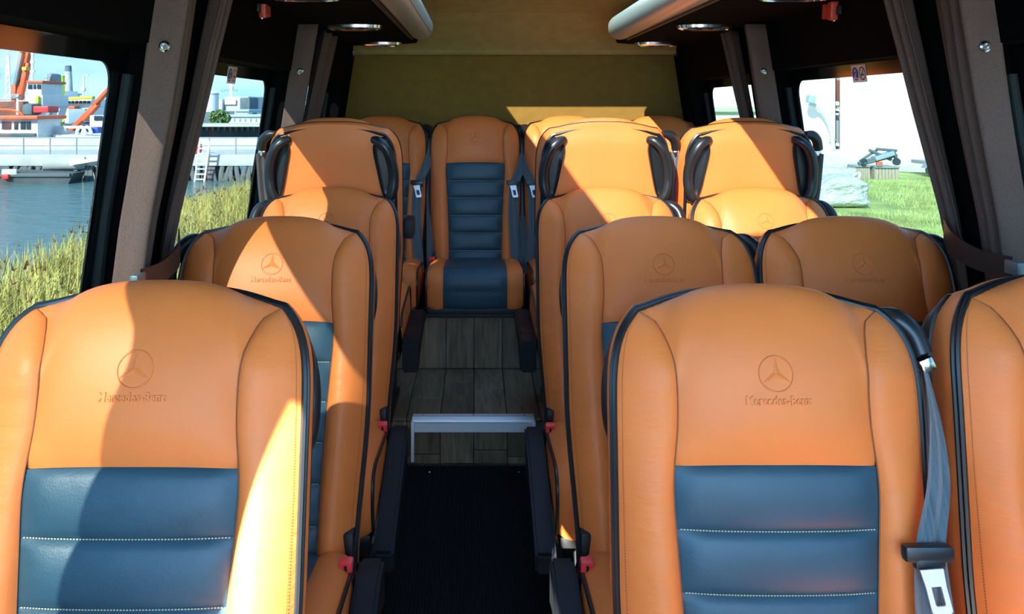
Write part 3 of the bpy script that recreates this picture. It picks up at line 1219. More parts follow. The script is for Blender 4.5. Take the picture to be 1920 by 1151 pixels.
# ================================================================== LUGGAGE RACKS, LAMPS, HAMMERS
for s, lab in ((-1, 'black luggage rack with a pale silver rail above the single seats'), (1, 'black luggage rack with a pale silver rail above the paired seats')):
    r = thing('luggage_rack', (0, 0, 0), lab, 'rack', 'overhead luggage racks')
    mb = MB()
    y0, y1 = 0.4, 4.20
    pr = [(.83, 1.640), (.55, 1.650), (.495, 1.655), (.485, 1.68), (.55, 1.685), (.815, 1.675)]
    n = len(pr)
    mb.add([(XC + s * a, y, z) for y in (y0, y1) for (a, z) in pr], [tuple(range(n)), tuple(range(n, 2 * n))[::-1]] + [(i, (i + 1) % n, n + (i + 1) % n, n + i) for i in range(n)])
    mb.build('shelf', M['trimb'], r, smooth=False)
    # rail: rounded bar with a domed end
    def rail(cx, cz, rx, rz_, ya, yb, a0, a1, closed):
        mb = MB()
        N = 20
        ss = [(ya, 1.0)] + [(lerp(yb - .09, yb, math.sin(q * PI / 2 / 6)), math.cos(q * PI / 2 / 6) ** .6 if q < 6 else .02) for q in range(7)]
        def f(i, j):
            k = int(round(i * (len(ss) - 1)))
            y, sc_ = ss[k]
            t = math.radians(lerp(a0, a1, j))
            return (XC + s * (cx + rx * sc_ * math.cos(t)), y, cz + rz_ * sc_ * math.sin(t))
        mb.grid(f, len(ss) - 1, N)
        return mb
    rail(.452, 1.695, .054, .052, y0, 3.93, 0, 360, True).build('rail', M['silver'], r, angle=60)
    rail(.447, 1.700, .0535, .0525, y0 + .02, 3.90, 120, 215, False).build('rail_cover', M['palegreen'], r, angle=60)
    MB().box((XC + s * .497, (y0 + 3.92) / 2, 1.655), (.012, 3.92 - y0, .018), ch=.004).build('rail_foot', M['frame'], r)
    for yl in (2.30, 3.20, 4.06):
        c = (XC + s * .66, yl, 1.641)
        mb = MB()
        N = 24
        vs = []
        for (k, zz_) in ((1.0, 0.004), (.97, -.007), (.84, -.012), (.80, -.008)):
            for q in range(N):
                a = 2 * PI * q / N
                vs.append((c[0] + .105 * k * math.copysign(abs(math.cos(a)) ** .8, math.cos(a)), c[1] + .058 * k * math.copysign(abs(math.sin(a)) ** .8, math.sin(a)), c[2] + zz_))
        fs = [(i * N + q, i * N + (q + 1) % N, (i + 1) * N + (q + 1) % N, (i + 1) * N + q) for i in range(3) for q in range(N)]
        mb.add(vs, fs)
        lp = mb.build('reading_light', M['chrome'], r)
        mb = MB()
        vs = [(c[0] + .085 * math.cos(2 * PI * q / N), c[1] + .046 * math.sin(2 * PI * q / N), c[2] - .007) for q in range(N)]
        mb.add(vs, [tuple(range(N))])
        mb.build('lamp_face', M['plastic'], lp)
        for dx in (-.045, 0, .045):
            MB().lathe([(.016, -.006), (.015, -.010), (.009, -.012)], (c[0] + dx, c[1], c[2]), 'z', 14).build('lens', M['lamp_glass'], lp)

for s, (px, py), lab in ((-1, (485, 14), 'small red emergency hammer on the black trim above the harbour window'), (1, (1569, 18), 'small red emergency hammer on the black trim above the grass window')):
    z = 1.622
    xw = XC + s * (half(z) - .002)
    Y = abs(xw) * F / abs(px - 893)
    z = H + (200 - py) * Y / F
    xw = XC + s * (half(z) - .014)
    hmm = thing('emergency_hammer', (xw, Y, z), lab, 'hammer', 'red emergency hammers')
    d = -1
    mb = MB().box((0, .0, .0), (.022, .030, .062), Matrix.Rotation(.12, 3, 'X'), ch=.006)
    mb.box((0, -.018, .020), (.016, .012, .010), ch=.002)
    mb.build('head', M['hammer'], hmm)
    MB().prism([(.006, .014), (.052, .022), (.058, -.022), (.006, -.012)], .016, 'yz').build('handle', M['hammer'], hmm)
    MB().box((-s * -.006, .0, -.030), (.010, .014, .010), ch=.002).build('steel_tip', M['chrome'], hmm)
    MB().box((s * .008, -.012, -.004), (.010, .05, .026), ch=.003).build('holder', M['frame'], hmm)

# ================================================================== CURTAINS


def cloth(s, fn, ni, nj, label):
    mb = MB()
    mb.grid(fn, ni, nj)
    o = mb.build('curtain', M['curtain'], angle=70)
    sol = o.modifiers.new('thick', 'SOLIDIFY')
    sol.thickness = .003
    return tag(o, label, 'curtain', 'brown window curtains')


def pillar_curtain(s, y0, label, zbtn, sd):
    """front band faces the cab, then pleats run back along the pillar"""
    prof = catmull([(-.002, 0, 0), (.02, .002, 0), (.045, .000, 0), (.064, .004, 0), (.068, .014, 0), (.050, .030, 0), (.040, .048, 0), (.056, .062, 0), (.050, .078, 0), (.026, .092, 0), (.034, .112, 0), (.040, .128, 0), (.018, .146, 0), (.022, .170, 0), (.006, .195, 0)], 3)
    n = len(prof) - 1

    def at(i, j):
        z = lerp(.70, 1.637, i)
        k = (z - 1.0) / .66
        p = prof[int(round(j * n))]
        sc_ = lerp(.84, 1.0, smooth01(abs(z - 1.0) / .5)) if y0 < 2 else lerp(.30, 1.0, smooth01((z - .95) / .30))
        d = p.x * sc_ + .003 * math.sin(6 * z + 3 * p.y * 30 + sd)
        return (XC + s * (half(z) - d), y0 + p.y * lerp(.9, 1.0, max(0, k)) + .004 * math.sin(5 * z + sd), z)
    o = cloth(s, at, 24, n, label)
    p = at((zbtn - .70) / .937, 5 / n)
    b_ = MB().lathe([(.0115, 0), (.0115, -.003), (.008, -.006), (.0055, -.006), (.004, -.003)], (0, 0, 0), 'y', 16).build('snap_button', M['chrome'], o)
    b_.location = (p[0], p[1] - .004, p[2])
    return o


def gathered(s, yt0, yt1, yb0, yb1, label, sd, in0, in1):
    def at(i, j):
        z = lerp(.70, 1.637, i)
        k = max(0, (z - 1.0) / .66)
        y = lerp(lerp(yb0, yb1, j), lerp(yt0, yt1, j), k)
        d = lerp(in0, in1, k) * (.62 + .38 * math.cos(2 * PI * 2.5 * j + .3 * math.sin(5 * z + sd)))
        d = max(.004, d * (1 - (j > .96) * .8))
        return (XC + s * (half(z) - d), y, z)
    return cloth(s, at, 24, 34, label)


for s, where in ((-1, 'harbour'), (1, 'grass')):
    pillar_curtain(s, 1.725, 'brown curtain with a snap button hanging on the front pillar of the %s side' % where, 1.462, 1)
    gathered(s, 2.00, 2.10, 1.955, 2.04, 'dark curtain gathered at the front end of the larger %s window' % where, 2, .014, .052)
    pillar_curtain(s, 3.06, 'brown curtain with a snap button hanging on the rear pillar of the %s side' % where, 1.467, 3)
    gathered(s, 3.30, 3.46 if s > 0 else 3.66, 3.28, 3.40 if s > 0 else 3.60, 'dark curtain gathered at the front end of the rearmost small %s window' % where, 4, .02, .055)
    # tie strap with a steel clip
    zt = .995 if s < 0 else 1.02
    t = thing('curtain_strap', (XC + s * (half(zt) - .066), 1.70, zt), 'black strap with a steel clip tying back the %s side curtain' % where, 'strap', 'curtain tie straps')
    mb = MB()
    pth = catmull([(0, 0, 0), (-s * .006, .10, -.004), (-s * .004, .20, .012), (s * .03, .30, .03)], 6)
    for k in range(len(pth) - 1):
        a, b = pth[k], pth[k + 1]
        hh = lerp(.020, .030, k / len(pth))
        mb.add([(a.x, a.y, a.z - hh), (b.x, b.y, b.z - hh), (b.x, b.y, b.z + hh), (a.x, a.y, a.z + hh), (a.x + .003, a.y, a.z - hh), (b.x + .003, b.y, b.z - hh), (b.x + .003, b.y, b.z + hh), (a.x + .003, a.y, a.z + hh)],
               [(0, 1, 2, 3), (4, 7, 6, 5), (0, 4, 5, 1), (3, 2, 6, 7)])
    mb.build('band', M['frame'], t)
    MB().box((0, -.012, 0), (.016, .045, .028), ch=.004).box((-s * .007, -.016, 0), (.006, .016, .012), ch=.001).build('clip', mat('clip_steel', (.16, .22, .24), .35, metal=.6), t)
p_ = P(1893, 513, 1.55)
zb = p_.z
tag(MB().lathe([(.010, 0), (.010, .003), (.006, .006), (.004, .002)], (0, 0, 0), 'x', 14).build('trim_button', M['chrome']), 'steel snap on the black trim below the grass side strap', 'button')
bpy.data.objects['trim_button'].location = (XC + half(zb) - .0, 1.74, zb)
bpy.data.objects['trim_button'].rotation_euler = (0, 0, PI)

# stickers and the printed dots on the glass
for s, Y, zc, where in ((-1, 2.535, 1.452 - .005, 'harbour'), (1, 2.535, 1.452 - .012, 'grass')):
    def gp(y, z, off):
        return (XC + s * (half(z) + DEPTH - off), y, z)
    px = 430 if s < 0 else 1616
    xg = XC + s * (half(1.43) + DEPTH)
    Y = abs(xg) * F / abs(px - 893)
    zc = H + (200 - (141 if s < 0 else 138)) * Y / F
    st_ = MB()
    wy, wz = .047, .026
    st_.add([gp(Y - wy, zc - wz, .0075), gp(Y + wy, zc - wz, .0075), gp(Y + wy, zc + wz, .0075), gp(Y - wy, zc + wz, .0075),
             gp(Y - wy, zc - wz, .0065), gp(Y + wy, zc - wz, .0065), gp(Y + wy, zc + wz, .0065), gp(Y - wy, zc + wz, .0065)],
            [(0, 1, 2, 3), (4, 7, 6, 5), (0, 4, 5, 1), (1, 5, 6, 2), (2, 6, 7, 3), (3, 7, 4, 0)])
    so = tag(st_.build('window_sticker', M['stick'], smooth=False), 'small white sticker with two round signs on the %s window' % where, 'sticker', 'window stickers')
    first, second = (Y - .023, Y + .023)
    if s > 0:
        first, second = second, first
    # blue belt sign
    N = 20
    def disc(yc, r0, r1, off, m, nm):
        mb = MB()
        vs = []
        for k in range(N):
            a = 2 * PI * k / N
            vs.append(gp(yc + r1 * math.cos(a), zc + r1 * math.sin(a), off))
        if r0 <= 0:
            mb.add(vs, [tuple(range(N))])
        else:
            for k in range(N):
                a = 2 * PI * k / N
                vs.append(gp(yc + r0 * math.cos(a), zc + r0 * math.sin(a), off))
            mb.add(vs, [(k, (k + 1) % N, N + (k + 1) % N, N + k) for k in range(N)])
        return mb.build(nm, m, so, smooth=False)
    disc(first, 0, .0205, .0079, M['sblue'], 'blue_disc')
    mb = MB()
    def qd(pts, off):
        mb.add([gp(a, b, off) for a, b in pts], [tuple(range(len(pts)))])
    qd([(first - .004, zc + .013), (first + .004, zc + .013), (first + .004, zc + .006), (first - .004, zc + .006)], .0083)
    qd([(first - .008, zc + .003), (first - .004, zc + .003), (first + .009, zc - .010), (first + .005, zc - .013)], .0083)
    qd([(first - .011, zc - .012), (first + .011, zc - .012), (first + .011, zc - .015), (first - .011, zc - .015)], .0083)
    mb.build('pictogram', M['stick'], so, smooth=False)
    disc(second, .0165, .0205, .0079, M['sred'] if s < 0 else M['sblack'], 'ring')
    mb = MB()
    qd([(second - .012, zc - .002), (second + .012, zc - .002), (second + .012, zc - .006), (second - .012, zc - .006)], .0083)
    mb.build('cigarette', M['sblack'], so, smooth=False)
    mb = MB()
    qd([(second - .013, zc + .011), (second - .011, zc + .014), (second + .013, zc - .011), (second + .011, zc - .014)], .0086)
    mb.build('bar', M['sred'] if s < 0 else M['sblack'], so, smooth=False)
    # two rows of faint print dashes below the sticker
    mb = MB()
    rnd = random.Random(3)
    for row in range(2):
        for k in range(13):
            if rnd.random() < .25:
                continue
            y = Y - .105 + .2 * k / 13
            z = zc - .050 - row * .030
            for q in range(2):
                dy = q * .006
                z2 = z + rnd.uniform(-.004, .004)
                mb.add([gp(y + dy, z2, .0075), gp(y + dy + .0022, z2, .0075), gp(y + dy + .0022, z2 + .005, .0075), gp(y + dy, z2 + .005, .0075)], [(0, 1, 2, 3)])
    pr_ = mb.build('glass_print', M['sblack'], so, smooth=False)
    pr_['kind'] = 'stuff'

# ================================================================== OUTSIDE
GZ = -0.66         # ground level outside
WZ = -1.26         # water level
M['lawn'] = mat('meadow_grass', (0.34, 0.46, 0.15), 0.9, spec=0.1, noise=(0.9, 0.45, U1), bump=[('noise', 12, 0.6, 0.05, U1)])
M['blade'] = mat('grass_blade', (0.42, 0.54, 0.19), 0.8, spec=0.2, noise=(1.3, 0.45, U1))
M['reed'] = mat('reed_stem', (0.50, 0.44, 0.13), 0.8, spec=0.2, noise=(2.2, 0.45, U1))
M['plume'] = mat('reed_plume', (0.27, 0.18, 0.08), 0.9, spec=0.1)
M['bank'] = mat('bank_soil', (0.20, 0.18, 0.08), 0.95, noise=(3, 0.4, U1))
M['concrete'] = mat('pale_concrete', (0.52, 0.54, 0.50), 0.85, noise=(1.2, 0.15, U1))
M['apron'] = mat('apron_concrete', (0.58, 0.57, 0.51), 0.9, noise=(0.6, 0.15, U1))
M['white'] = mat('white_paint', (0.80, 0.82, 0.80), 0.5, noise=(0.8, 0.05, U1))
M['facade'] = mat('white_facade', (0.88, 0.88, 0.84), 0.7, noise=(0.15, 0.04, U1))
M['facade2'] = mat('pale_green_facade', (0.50, 0.60, 0.48), 0.8, noise=(0.3, 0.06, U1))
M['orange'] = mat('orange_paint', (0.72, 0.13, 0.04), 0.45)
M['yellow'] = mat('yellow_paint', (0.75, 0.52, 0.04), 0.5)
M['lime'] = mat('lime_paint', (0.55, 0.72, 0.06), 0.6)
M['greysteel'] = mat('grey_steel', (0.24, 0.29, 0.31), 0.5)
M['bluesteel'] = mat('blue_grey_paint', (0.26, 0.38, 0.48), 0.5)
M['darkhull'] = mat('dark_hull', (0.05, 0.07, 0.08), 0.5, noise=(1.0, 0.4, U1))
M['tyre'] = mat('grey_rubber', (0.12, 0.14, 0.145), 0.7)
M['navy'] = mat('dark_glazing', (0.03, 0.05, 0.07), 0.15)
M['brick'] = mat('brown_deck_gear', (0.18, 0.07, 0.05), 0.7)
M['roofblue'] = mat('pale_blue_roof', (0.40, 0.60, 0.72), 0.5)
M['tree'] = mat('hazy_tree_green', (0.17, 0.27, 0.09), 0.9, noise=(0.9, 0.4, U1))  # green lightened, distance haze put into the colour
M['quay'] = mat('quay_wall', (0.12, 0.17, 0.19), 0.85, noise=(0.5, 0.3, U1))
M['sack'] = mat('white_bag', (0.46, 0.52, 0.50), 0.7, noise=(5, 0.08, U1), bump=[('noise', 5, 0.9, 0.12, (1, 1, 1.8))])
M['pallet'] = mat('weathered_wood', (0.36, 0.34, 0.27), 0.85, noise=(8, 0.2, (8, 1, 1)))
M['ochre'] = mat('ochre_rim', (0.40, 0.30, 0.10), 0.6)


def water_mat():
    m = mat('harbour_water', (0.075, 0.17, 0.16), 0.12, spec=0.6, bump=[('noise', 1.6, 0.7, 0.25, (1, 2.2, 1)), ('noise', 7, 0.5, 0.06, (1, 2.4, 1))])
    return m


M['water'] = water_mat()

# ground, bank and water
mb = MB()
mb.add([(-2.2, -60, GZ), (90, -60, GZ), (90, 200, GZ), (-2.2, 200, GZ)], [(0, 1, 2, 3)])
tag(mb.build('ground', M['lawn'], smooth=False), kind='structure')
tag(MB().box((2.4, -18.0, GZ - .03), (8.8, 41.0, .08)).build('pavement', M['apron'], smooth=False), kind='structure')  # unseen pale paving added to bounce sunlight into the van
mb = MB()
mb.add([(-2.2, -60, GZ), (-2.2, 200, GZ), (-3.2, 200, GZ - .42), (-3.2, -60, GZ - .42), (-5.2, 200, GZ - .45), (-5.2, -60, GZ - .45), (-6.8, 200, WZ - .05), (-6.8, -60, WZ - .05)], [(0, 1, 2, 3), (3, 2, 4, 5), (5, 4, 6, 7)])
tag(mb.build('ground_bank', M['bank'], smooth=False), kind='structure')
mb = MB().add([(-6.4, -60, WZ), (-6.4, 400, WZ), (-600, 400, WZ), (-600, -60, WZ)], [(0, 1, 2, 3)])
tag(mb.build('water', M['water'], smooth=False), kind='structure')

# reeds on the bank
rnd = random.Random(11)
mb, mp2 = MB(), MB()


def reed(x, y, z, h, plume):
    lean = Vector((rnd.uniform(-.16, .16), rnd.uniform(-.16, .16), 0))
    a = rnd.uniform(0, PI)
    wd = Vector((math.cos(a), math.sin(a), 0)) * rnd.uniform(.004, .009)
    b = Vector((x, y, z))
    pts = [b, b + Vector((0, 0, h * .55)) + lean * .35 * h, b + Vector((0, 0, h)) + lean * h]
    mb.add([pts[0] - wd, pts[0] + wd, pts[1] + wd, pts[1] - wd, pts[2]], [(0, 1, 2, 3), (3, 2, 4)])
    for q in range(2):
        t = rnd.uniform(.3, .8)
        c = pts[0].lerp(pts[2], t)
        d = Vector((rnd.uniform(-.3, .3), rnd.uniform(-.3, .3), rnd.uniform(.15, .4))) * .8
        w2 = Vector((-d.y, d.x, 0)).normalized() * .008
        mb.add([c - w2, c + w2, c + d], [(0, 1, 2)])
    if plume:
        c = pts[2]
        for q in range(5):
            d = Vector((rnd.uniform(-.05, .05), rnd.uniform(-.05, .05), rnd.uniform(-.02, .11)))
            w2 = Vector((rnd.uniform(-1, 1), rnd.uniform(-1, 1), 0)).normalized() * .016
            mp2.add([c - w2, c + w2, c + d], [(0, 1, 2)])


for k in range(7500):
    y = 2.5 + 22 * rnd.random() ** 1.5
    x = -2.7 - (y * .10) - rnd.random() * (2.0 + y * .03)
    hh = rnd.uniform(.55, .98)
    if 7.5 < y < 17:
        hh *= 1.0
    reed(x, y, GZ - .52 - max(0, 8 - y) * .03 - max(0, -5.2 - x) * .3, hh, rnd.random() < .07)
reeds = mb.build('reeds', M['reed'], smooth=False)
tag(reeds, 'yellow green reeds along the bank outside the harbour windows', 'reeds', kind='stuff')
pl_ = mp2.build('plumes', M['plume'], reeds, smooth=False)
pl_['kind'] = 'stuff'

# ---- pier
YPR = 30.0
zd = P(0, 291, YPR).z
pier = thing('pier', (-12, YPR, WZ), 'long pale concrete pier with steel railing and a row of tyres', 'pier')
PX0, PX1 = P(-260, 0, YPR).x, P(640, 0, YPR).x


def W(o, mbx, name, m, **k):
    """build world-space mesh under thing o"""
    off = o.location
    mbx.v = [(a - off.x, b - off.y, c - off.z) for a, b, c in mbx.v]
    return mbx.build(name, m, o, **k)


W(pier, MB().box(((PX0 + PX1) / 2, YPR + 2.0, zd - .18), (PX1 - PX0, 4.0, .40), ch=.03), 'deck', M['concrete'])
W(pier, MB().box(((PX0 + PX1) / 2, YPR + 3.8, zd + .25), (PX1 - PX0, .25, .50), ch=.03), 'kerb', M['concrete'])
for k in range(9):
    x = lerp(PX0, PX1, (k + .5) / 9)
    W(pier, MB().lathe([(.30, 0), (.30, zd - .38 - WZ + .6)], (x, YPR + 1.6, WZ - .6), 'z', 12), 'pile', M['greysteel'])
tr = MB()
for q in range(18):
    a0 = 2 * PI * q / 18
    for t in range(6):
        b0 = 2 * PI * t / 6
        r = .36 + .09 * math.cos(b0)
        tr.v.append((.085 * math.sin(b0), r * math.cos(a0) * .55, r * math.sin(a0)))
for q in range(18):
    for t in range(6):
        tr.f.append((q * 6 + t, q * 6 + (t + 1) % 6, ((q + 1) % 18) * 6 + (t + 1) % 6, ((q + 1) % 18) * 6 + t))
trm = tr.mesh('tyre', M['tyre'])
nt_ = 84
for k in range(nt_):
    x = lerp(PX0 + .2, PX1 - .2, (k + .5) / nt_)
    t_ = obj('tyre', trm, pier, (x + 12, .10, zd - .78 - WZ))
    t_.rotation_euler = (0, .25 * math.sin(k * 1.7), .12 * math.sin(k * 2.3))
np_ = 18
for k in range(np_ + 1):
    x = lerp(PX0, PX1, k / np_)
    W(pier, MB().tube([(x, YPR + .15, zd), (x, YPR + .15, zd + .62)], .022, 6), 'railing_post', M['greysteel'])
for dz in (.61, .33):
    W(pier, MB().tube([(PX0, YPR + .15, zd + dz), (PX1, YPR + .15, zd + dz)], .017, 6), 'rail', M['greysteel'])
c = P(82, 306, YPR - .25)
W(pier, MB().tube([c, c + Vector((1.3, .35, 0))], .26, 16), 'drain_pipe', M['concrete'])
c = P(139, 304, YPR - .3)
W(pier, MB().box(c + Vector((.75, 0, .10)), (1.7, .3, .13), Matrix.Rotation(-.17, 3, 'Y')), 'gangway', M['white'])

# ladder
lt, lb = P(384, 264, YPR - .45), P(374, 341, YPR - .45)
lad = thing('ladder', lb, 'white ladder leaning on the pier beside the red float', 'ladder')
dv = lt - lb
wv_ = Vector((.17, 0, 0))
for sg in (-1, 1):
    W(lad, MB().tube([lb + wv_ * sg, lt + wv_ * sg], .035, 6), 'side_rail', M['white'])
for k in range(8):
    q = lb + dv * (k + .5) / 8
    W(lad, MB().tube([q - wv_, q + wv_], .028, 6), 'rung', M['white'])
# red float
c = P(368, 262, YPR + .6)
bu = thing('red_float', (c.x, c.y, zd), 'round red float standing on the pier behind the ladder', 'float')
W(bu, MB().lathe([(.05, .022), (.16, .04), (.21, .15), (.20, .38), (.12, .50), (.03, .53)], (c.x, c.y, zd), 'z', 16), 'body', M['red'])
W(bu, MB().lathe([(.03, 0), (.03, .06), (.01, .08)], (c.x, c.y, zd + .53), 'z', 10), 'eye', M['greysteel'])

YB = 44.0


def bx(px0, py0, px1, py1, Y, d):
    """box whose front face spans the given view rays at depth Y"""
    a, b = P(px0, py1, Y), P(px1, py0, Y)
    return ((a.x + b.x) / 2, Y + d / 2, (a.z + b.z) / 2), (b.x - a.x, d, b.z - a.z)


def boat(name, label, px0, px1, pyd, Y, hullm, grp='moored working boats', dep=3.6):
    a, b = P(px0, pyd, Y), P(px1, pyd, Y)
    o = thing(name, ((a.x + b.x) / 2, Y, WZ), label, 'boat', grp)
    L, hz = b.x - a.x, a.z - WZ
    poly = [(a.x - .02 * L, a.z + .15), (b.x + .03 * L, a.z), (b.x - .04 * L, WZ - .3), (a.x + .05 * L, WZ - .3)]
    mb = MB().prism(poly, dep, 'xz', (0, Y + dep / 2, 0))
    W(o, mb, 'hull', hullm, smooth=False)
    W(o, MB().box(((a.x + b.x) / 2, Y - .03, a.z - .05), (L * 1.02, .12, .12), ch=.02), 'rubbing_strake', M['tyre'])
    return o


def part_box(o, name, m, px0, py0, px1, py1, Y, d, ch=.04):
    c, s_ = bx(px0, py0, px1, py1, Y, d)
    return W(o, MB().box(c, s_, ch=ch), name, m)


# small cabin boat in front
b1 = boat('cabin_boat', 'white cabin boat with a red roof moored behind the pier railing', -120, 66, 250, 36, M['white'])
poly = [(P(-60, 0, 36).x, P(0, 250, 36).z), (P(66, 0, 36).x, P(0, 250, 36).z), (P(66, 0, 36).x, P(0, 222, 36).z), (P(-42, 0, 36).x, P(0, 224, 36).z)]
W(b1, MB().prism(poly, 2.0, 'xz', (0, 37.2, 0)), 'cabin', M['white'], smooth=False)
W(b1, MB().box(*bx(-46, 217, 70, 224, 35.9, 2.6), ch=.05), 'roof', M['orange'])
for (x0, x1) in ((3, 20), (26, 33), (38, 47), (49, 57)):
    part_box(b1, 'window', M['navy'], x0, 228, x1, 243, 36.15, .06, .02)
for (x0, x1) in ((0, 10), (13, 38), (42, 62)):
    part_box(b1, 'porthole', M['bluesteel'], x0, 260, x1, 272, 35.96, .06, .02)
W(b1, MB().tube([P(33, 215, 36), P(33, 178, 36)], .05, 6), 'mast', M['white'])
W(b1, MB().tube([P(30, 182, 36), P(36, 182, 36)], .08, 8), 'mast_lamp', M['greysteel'])
W(b1, MB().tube([p for p in catmull([P(-30, 211, 36), P(-5, 206, 36), P(25, 207, 36), P(41, 214, 36), P(43, 222, 36)], 5)], .06, 6), 'roof_rail', M['orange'])

# tug with a white wheelhouse
b2 = boat('tug_boat', 'dark hulled tug with a white wheelhouse below the big crane', -90, 120, 236, 46, M['darkhull'])
part_box(b2, 'superstructure', M['white'], 47, 178, 80, 200, 47, 3.0)
part_box(b2, 'wheelhouse', M['white'], 50, 155, 78, 180, 47, 2.4)
part_box(b2, 'roof', M['orange'], 49, 151, 80, 156, 46.9, 2.7)
for (x0, x1) in ((52, 60), (62, 67), (69, 76)):
    part_box(b2, 'window', M['navy'], x0, 158, x1, 167, 46.95, .1, .02)
part_box(b2, 'funnel', M['greysteel'], 85, 137, 98, 168, 49, 1.2, .2)
W(b2, MB().tube([P(60, 151, 47), P(61, 88, 47)], .07, 6), 'mast', M['white'])
for (py, wdt) in ((100, 5), (116, 7), (134, 8)):
    W(b2, MB().box(P(61, py, 47), (wdt / F * 47, .12, .12)), 'radar', M['white'])
part_box(b2, 'deck_box', M['red'], 62, 199, 90, 211, 45.5, 1.2)
part_box(b2, 'deck_gear', M['brick'], -10, 190, 44, 226, 46.5, 1.6)
part_box(b2, 'winch', M['quay'], 40, 194, 60, 216, 45.8, 1.2, .2)
part_box(b2, 'life_vests', M['lime'], 66, 180, 72, 194, 46.8, .2)

# big orange crane
cr_ = thing('deck_crane', P(27, 208, 47), 'tall orange deck crane with a folded two part boom', 'crane', 'orange cranes')
def beam(o, name, m, a, b, wd, dp=.4):
    a, b = Vector(a), Vector(b)
    d = (b - a)
    L = d.length
    ang = math.atan2(d.x, d.z)
    return W(o, MB().box((a + b) / 2, (wd, dp, L), Matrix.Rotation(ang, 3, 'Y'), ch=.03), name, m)
beam(cr_, 'column', M['orange'], P(26, 236, 47.4), P(29, 158, 47.4), .24)
beam(cr_, 'boom', M['orange'], P(36, 186, 47.4), P(53, 118, 47.4), .26)
beam(cr_, 'boom', M['orange'], P(46, 130, 47.4), P(60, 66, 47.4), .24)
beam(cr_, 'ram', M['greysteel'], P(30, 158, 47.2), P(42, 100, 47.2), .17)
beam(cr_, 'ram_rod', M['orange'], P(42, 100, 47.2), P(50, 66, 47.2), .12)
W(cr_, MB().box(P(49, 129, 47.2), (.24, .5, .2), ch=.03), 'joint', M['yellow'])
W(cr_, MB().box(P(33, 181, 47.4), (.5, .6, .28), ch=.04), 'slew_ring', M['greysteel'])

# ship with a row of bridge windows
b3 = boat('supply_ship', 'broad white ship with a row of bridge windows and an orange gangway beam', 86, 196, 234, 53, M['bluesteel'])
part_box(b3, 'bridge', M['white'], 101, 186, 172, 200, 54, 3)
part_box(b3, 'superstructure', M['white'], 107, 199, 170, 230, 54, 3)
for k in range(9):
    part_box(b3, 'window', M['navy'], 104 + k * 7.4, 189, 109 + k * 7.4, 194, 53.94, .1, .02)
part_box(b3, 'hold_block', M['bluesteel'], 128, 204, 160, 230, 53.2, .7)
part_box(b3, 'deck_box', M['orange'], 128, 199, 140, 205, 53.2, .7)
beam(b3, 'gangway_beam', M['yellow'], P(91, 186, 53.4), P(176, 183, 53.4), .18)
beam(b3, 'davit', M['bluesteel'], P(90, 222, 53.3), P(100, 186, 53.3), .22)
W(b3, MB().tube([P(115, 190, 54.5), P(115, 142, 54.5)], .22, 8), 'mast', M['lime'])
W(b3, MB().box(P(115, 150, 54.5), (.36, .2, .12)), 'crosstree', M['white'])
W(b3, MB().tube([P(157, 190, 54.5), P(157, 141, 54.5), P(166, 141, 54.5)], .06, 6), 'signal_mast', M['white'])
W(b3, MB().lathe([(.05, -.16), (.16, -.1), (.18, 0), (.14, .12), (.03, .18)], P(156, 168, 54.5), 'z', 12), 'radome', M['white'])
part_box(b3, 'upper_deck', M['white'], 86, 170, 112, 190, 54.2, 2.5)

# second crane
c2 = thing('deck_crane', P(131, 258, 40), 'lower orange crane reaching up in one slanted boom', 'crane', 'orange cranes')
beam(c2, 'column', M['orange'], P(131, 262, 40), P(131, 247, 40), .22)
beam(c2, 'boom', M['orange'], P(129, 250, 40), P(184, 192, 40), .20)
beam(c2, 'boom', M['orange'], P(176, 199, 39.8), P(236, 132, 39.8), .15)
beam(c2, 'ram', M['orange'], P(158, 226, 39.7), P(184, 197, 39.7), .12)

# tank boat with domes
b4 = boat('tank_barge', 'low white barge carrying a round tank and coiled hoses', 101, 215, 258, 37, M['white'])
c = P(116, 254, 37.5)
W(b4, MB().lathe([(.30, -.1), (.30, .10), (.24, .26), (.10, .34), (.02, .35)], c, 'z', 16), 'tank', M['concrete'])
for px in (152, 163):
    ar = [P(px + 8 * math.cos(t * PI / 8), 252 - 14 * math.sin(t * PI / 8), 37.4) for t in range(9)]
    W(b4, MB().tube(ar, .08, 8), 'hose', M['white'])
part_box(b4, 'deck_house', M['white'], 168, 216, 196, 240, 38, 1.6)
part_box(b4, 'window', M['navy'], 176, 217, 192, 226, 37.95, .06, .02)
part_box(b4, 'blue_box', M['sblue'], 168, 238, 184, 250, 37.6, .4)
part_box(b4, 'pipe_rail', M['white'], 102, 236, 150, 241, 37.5, .3)

# workers' yellow bollards
for k, px in enumerate((101, 107, 113, 119)):
    c = P(px, 236, 39)
    o = thing('yellow_bollard', c, ('lime post on the barge deck standing closest to the tank', 'second lime post on the barge deck counted from the tank', 'third lime post on the barge deck counted from the tank', 'lime post on the barge deck standing closest to the slanted crane')[k], 'post', 'lime yellow posts')
    W(o, MB().lathe([(.055, 0), (.06, .20), (.05, .26), (.02, .30)], c, 'z', 8), 'post', M['lime'])
    W(o, MB().lathe([(.062, .12), (.062, .15)], c, 'z', 8), 'ring', M['navy'])

# low dark hull below the pier and its red fender
lo = boat('low_barge', 'low dark barge lying in the shade under the pier', -120, 130, 325, 28.7, M['darkhull'], dep=.9)
part_box(lo, 'plate', M['concrete'], 2, 317, 31, 328, 28.6, .1)
part_box(lo, 'red_fender', M['red'], 2, 327, 15, 336, 28.5, .2)

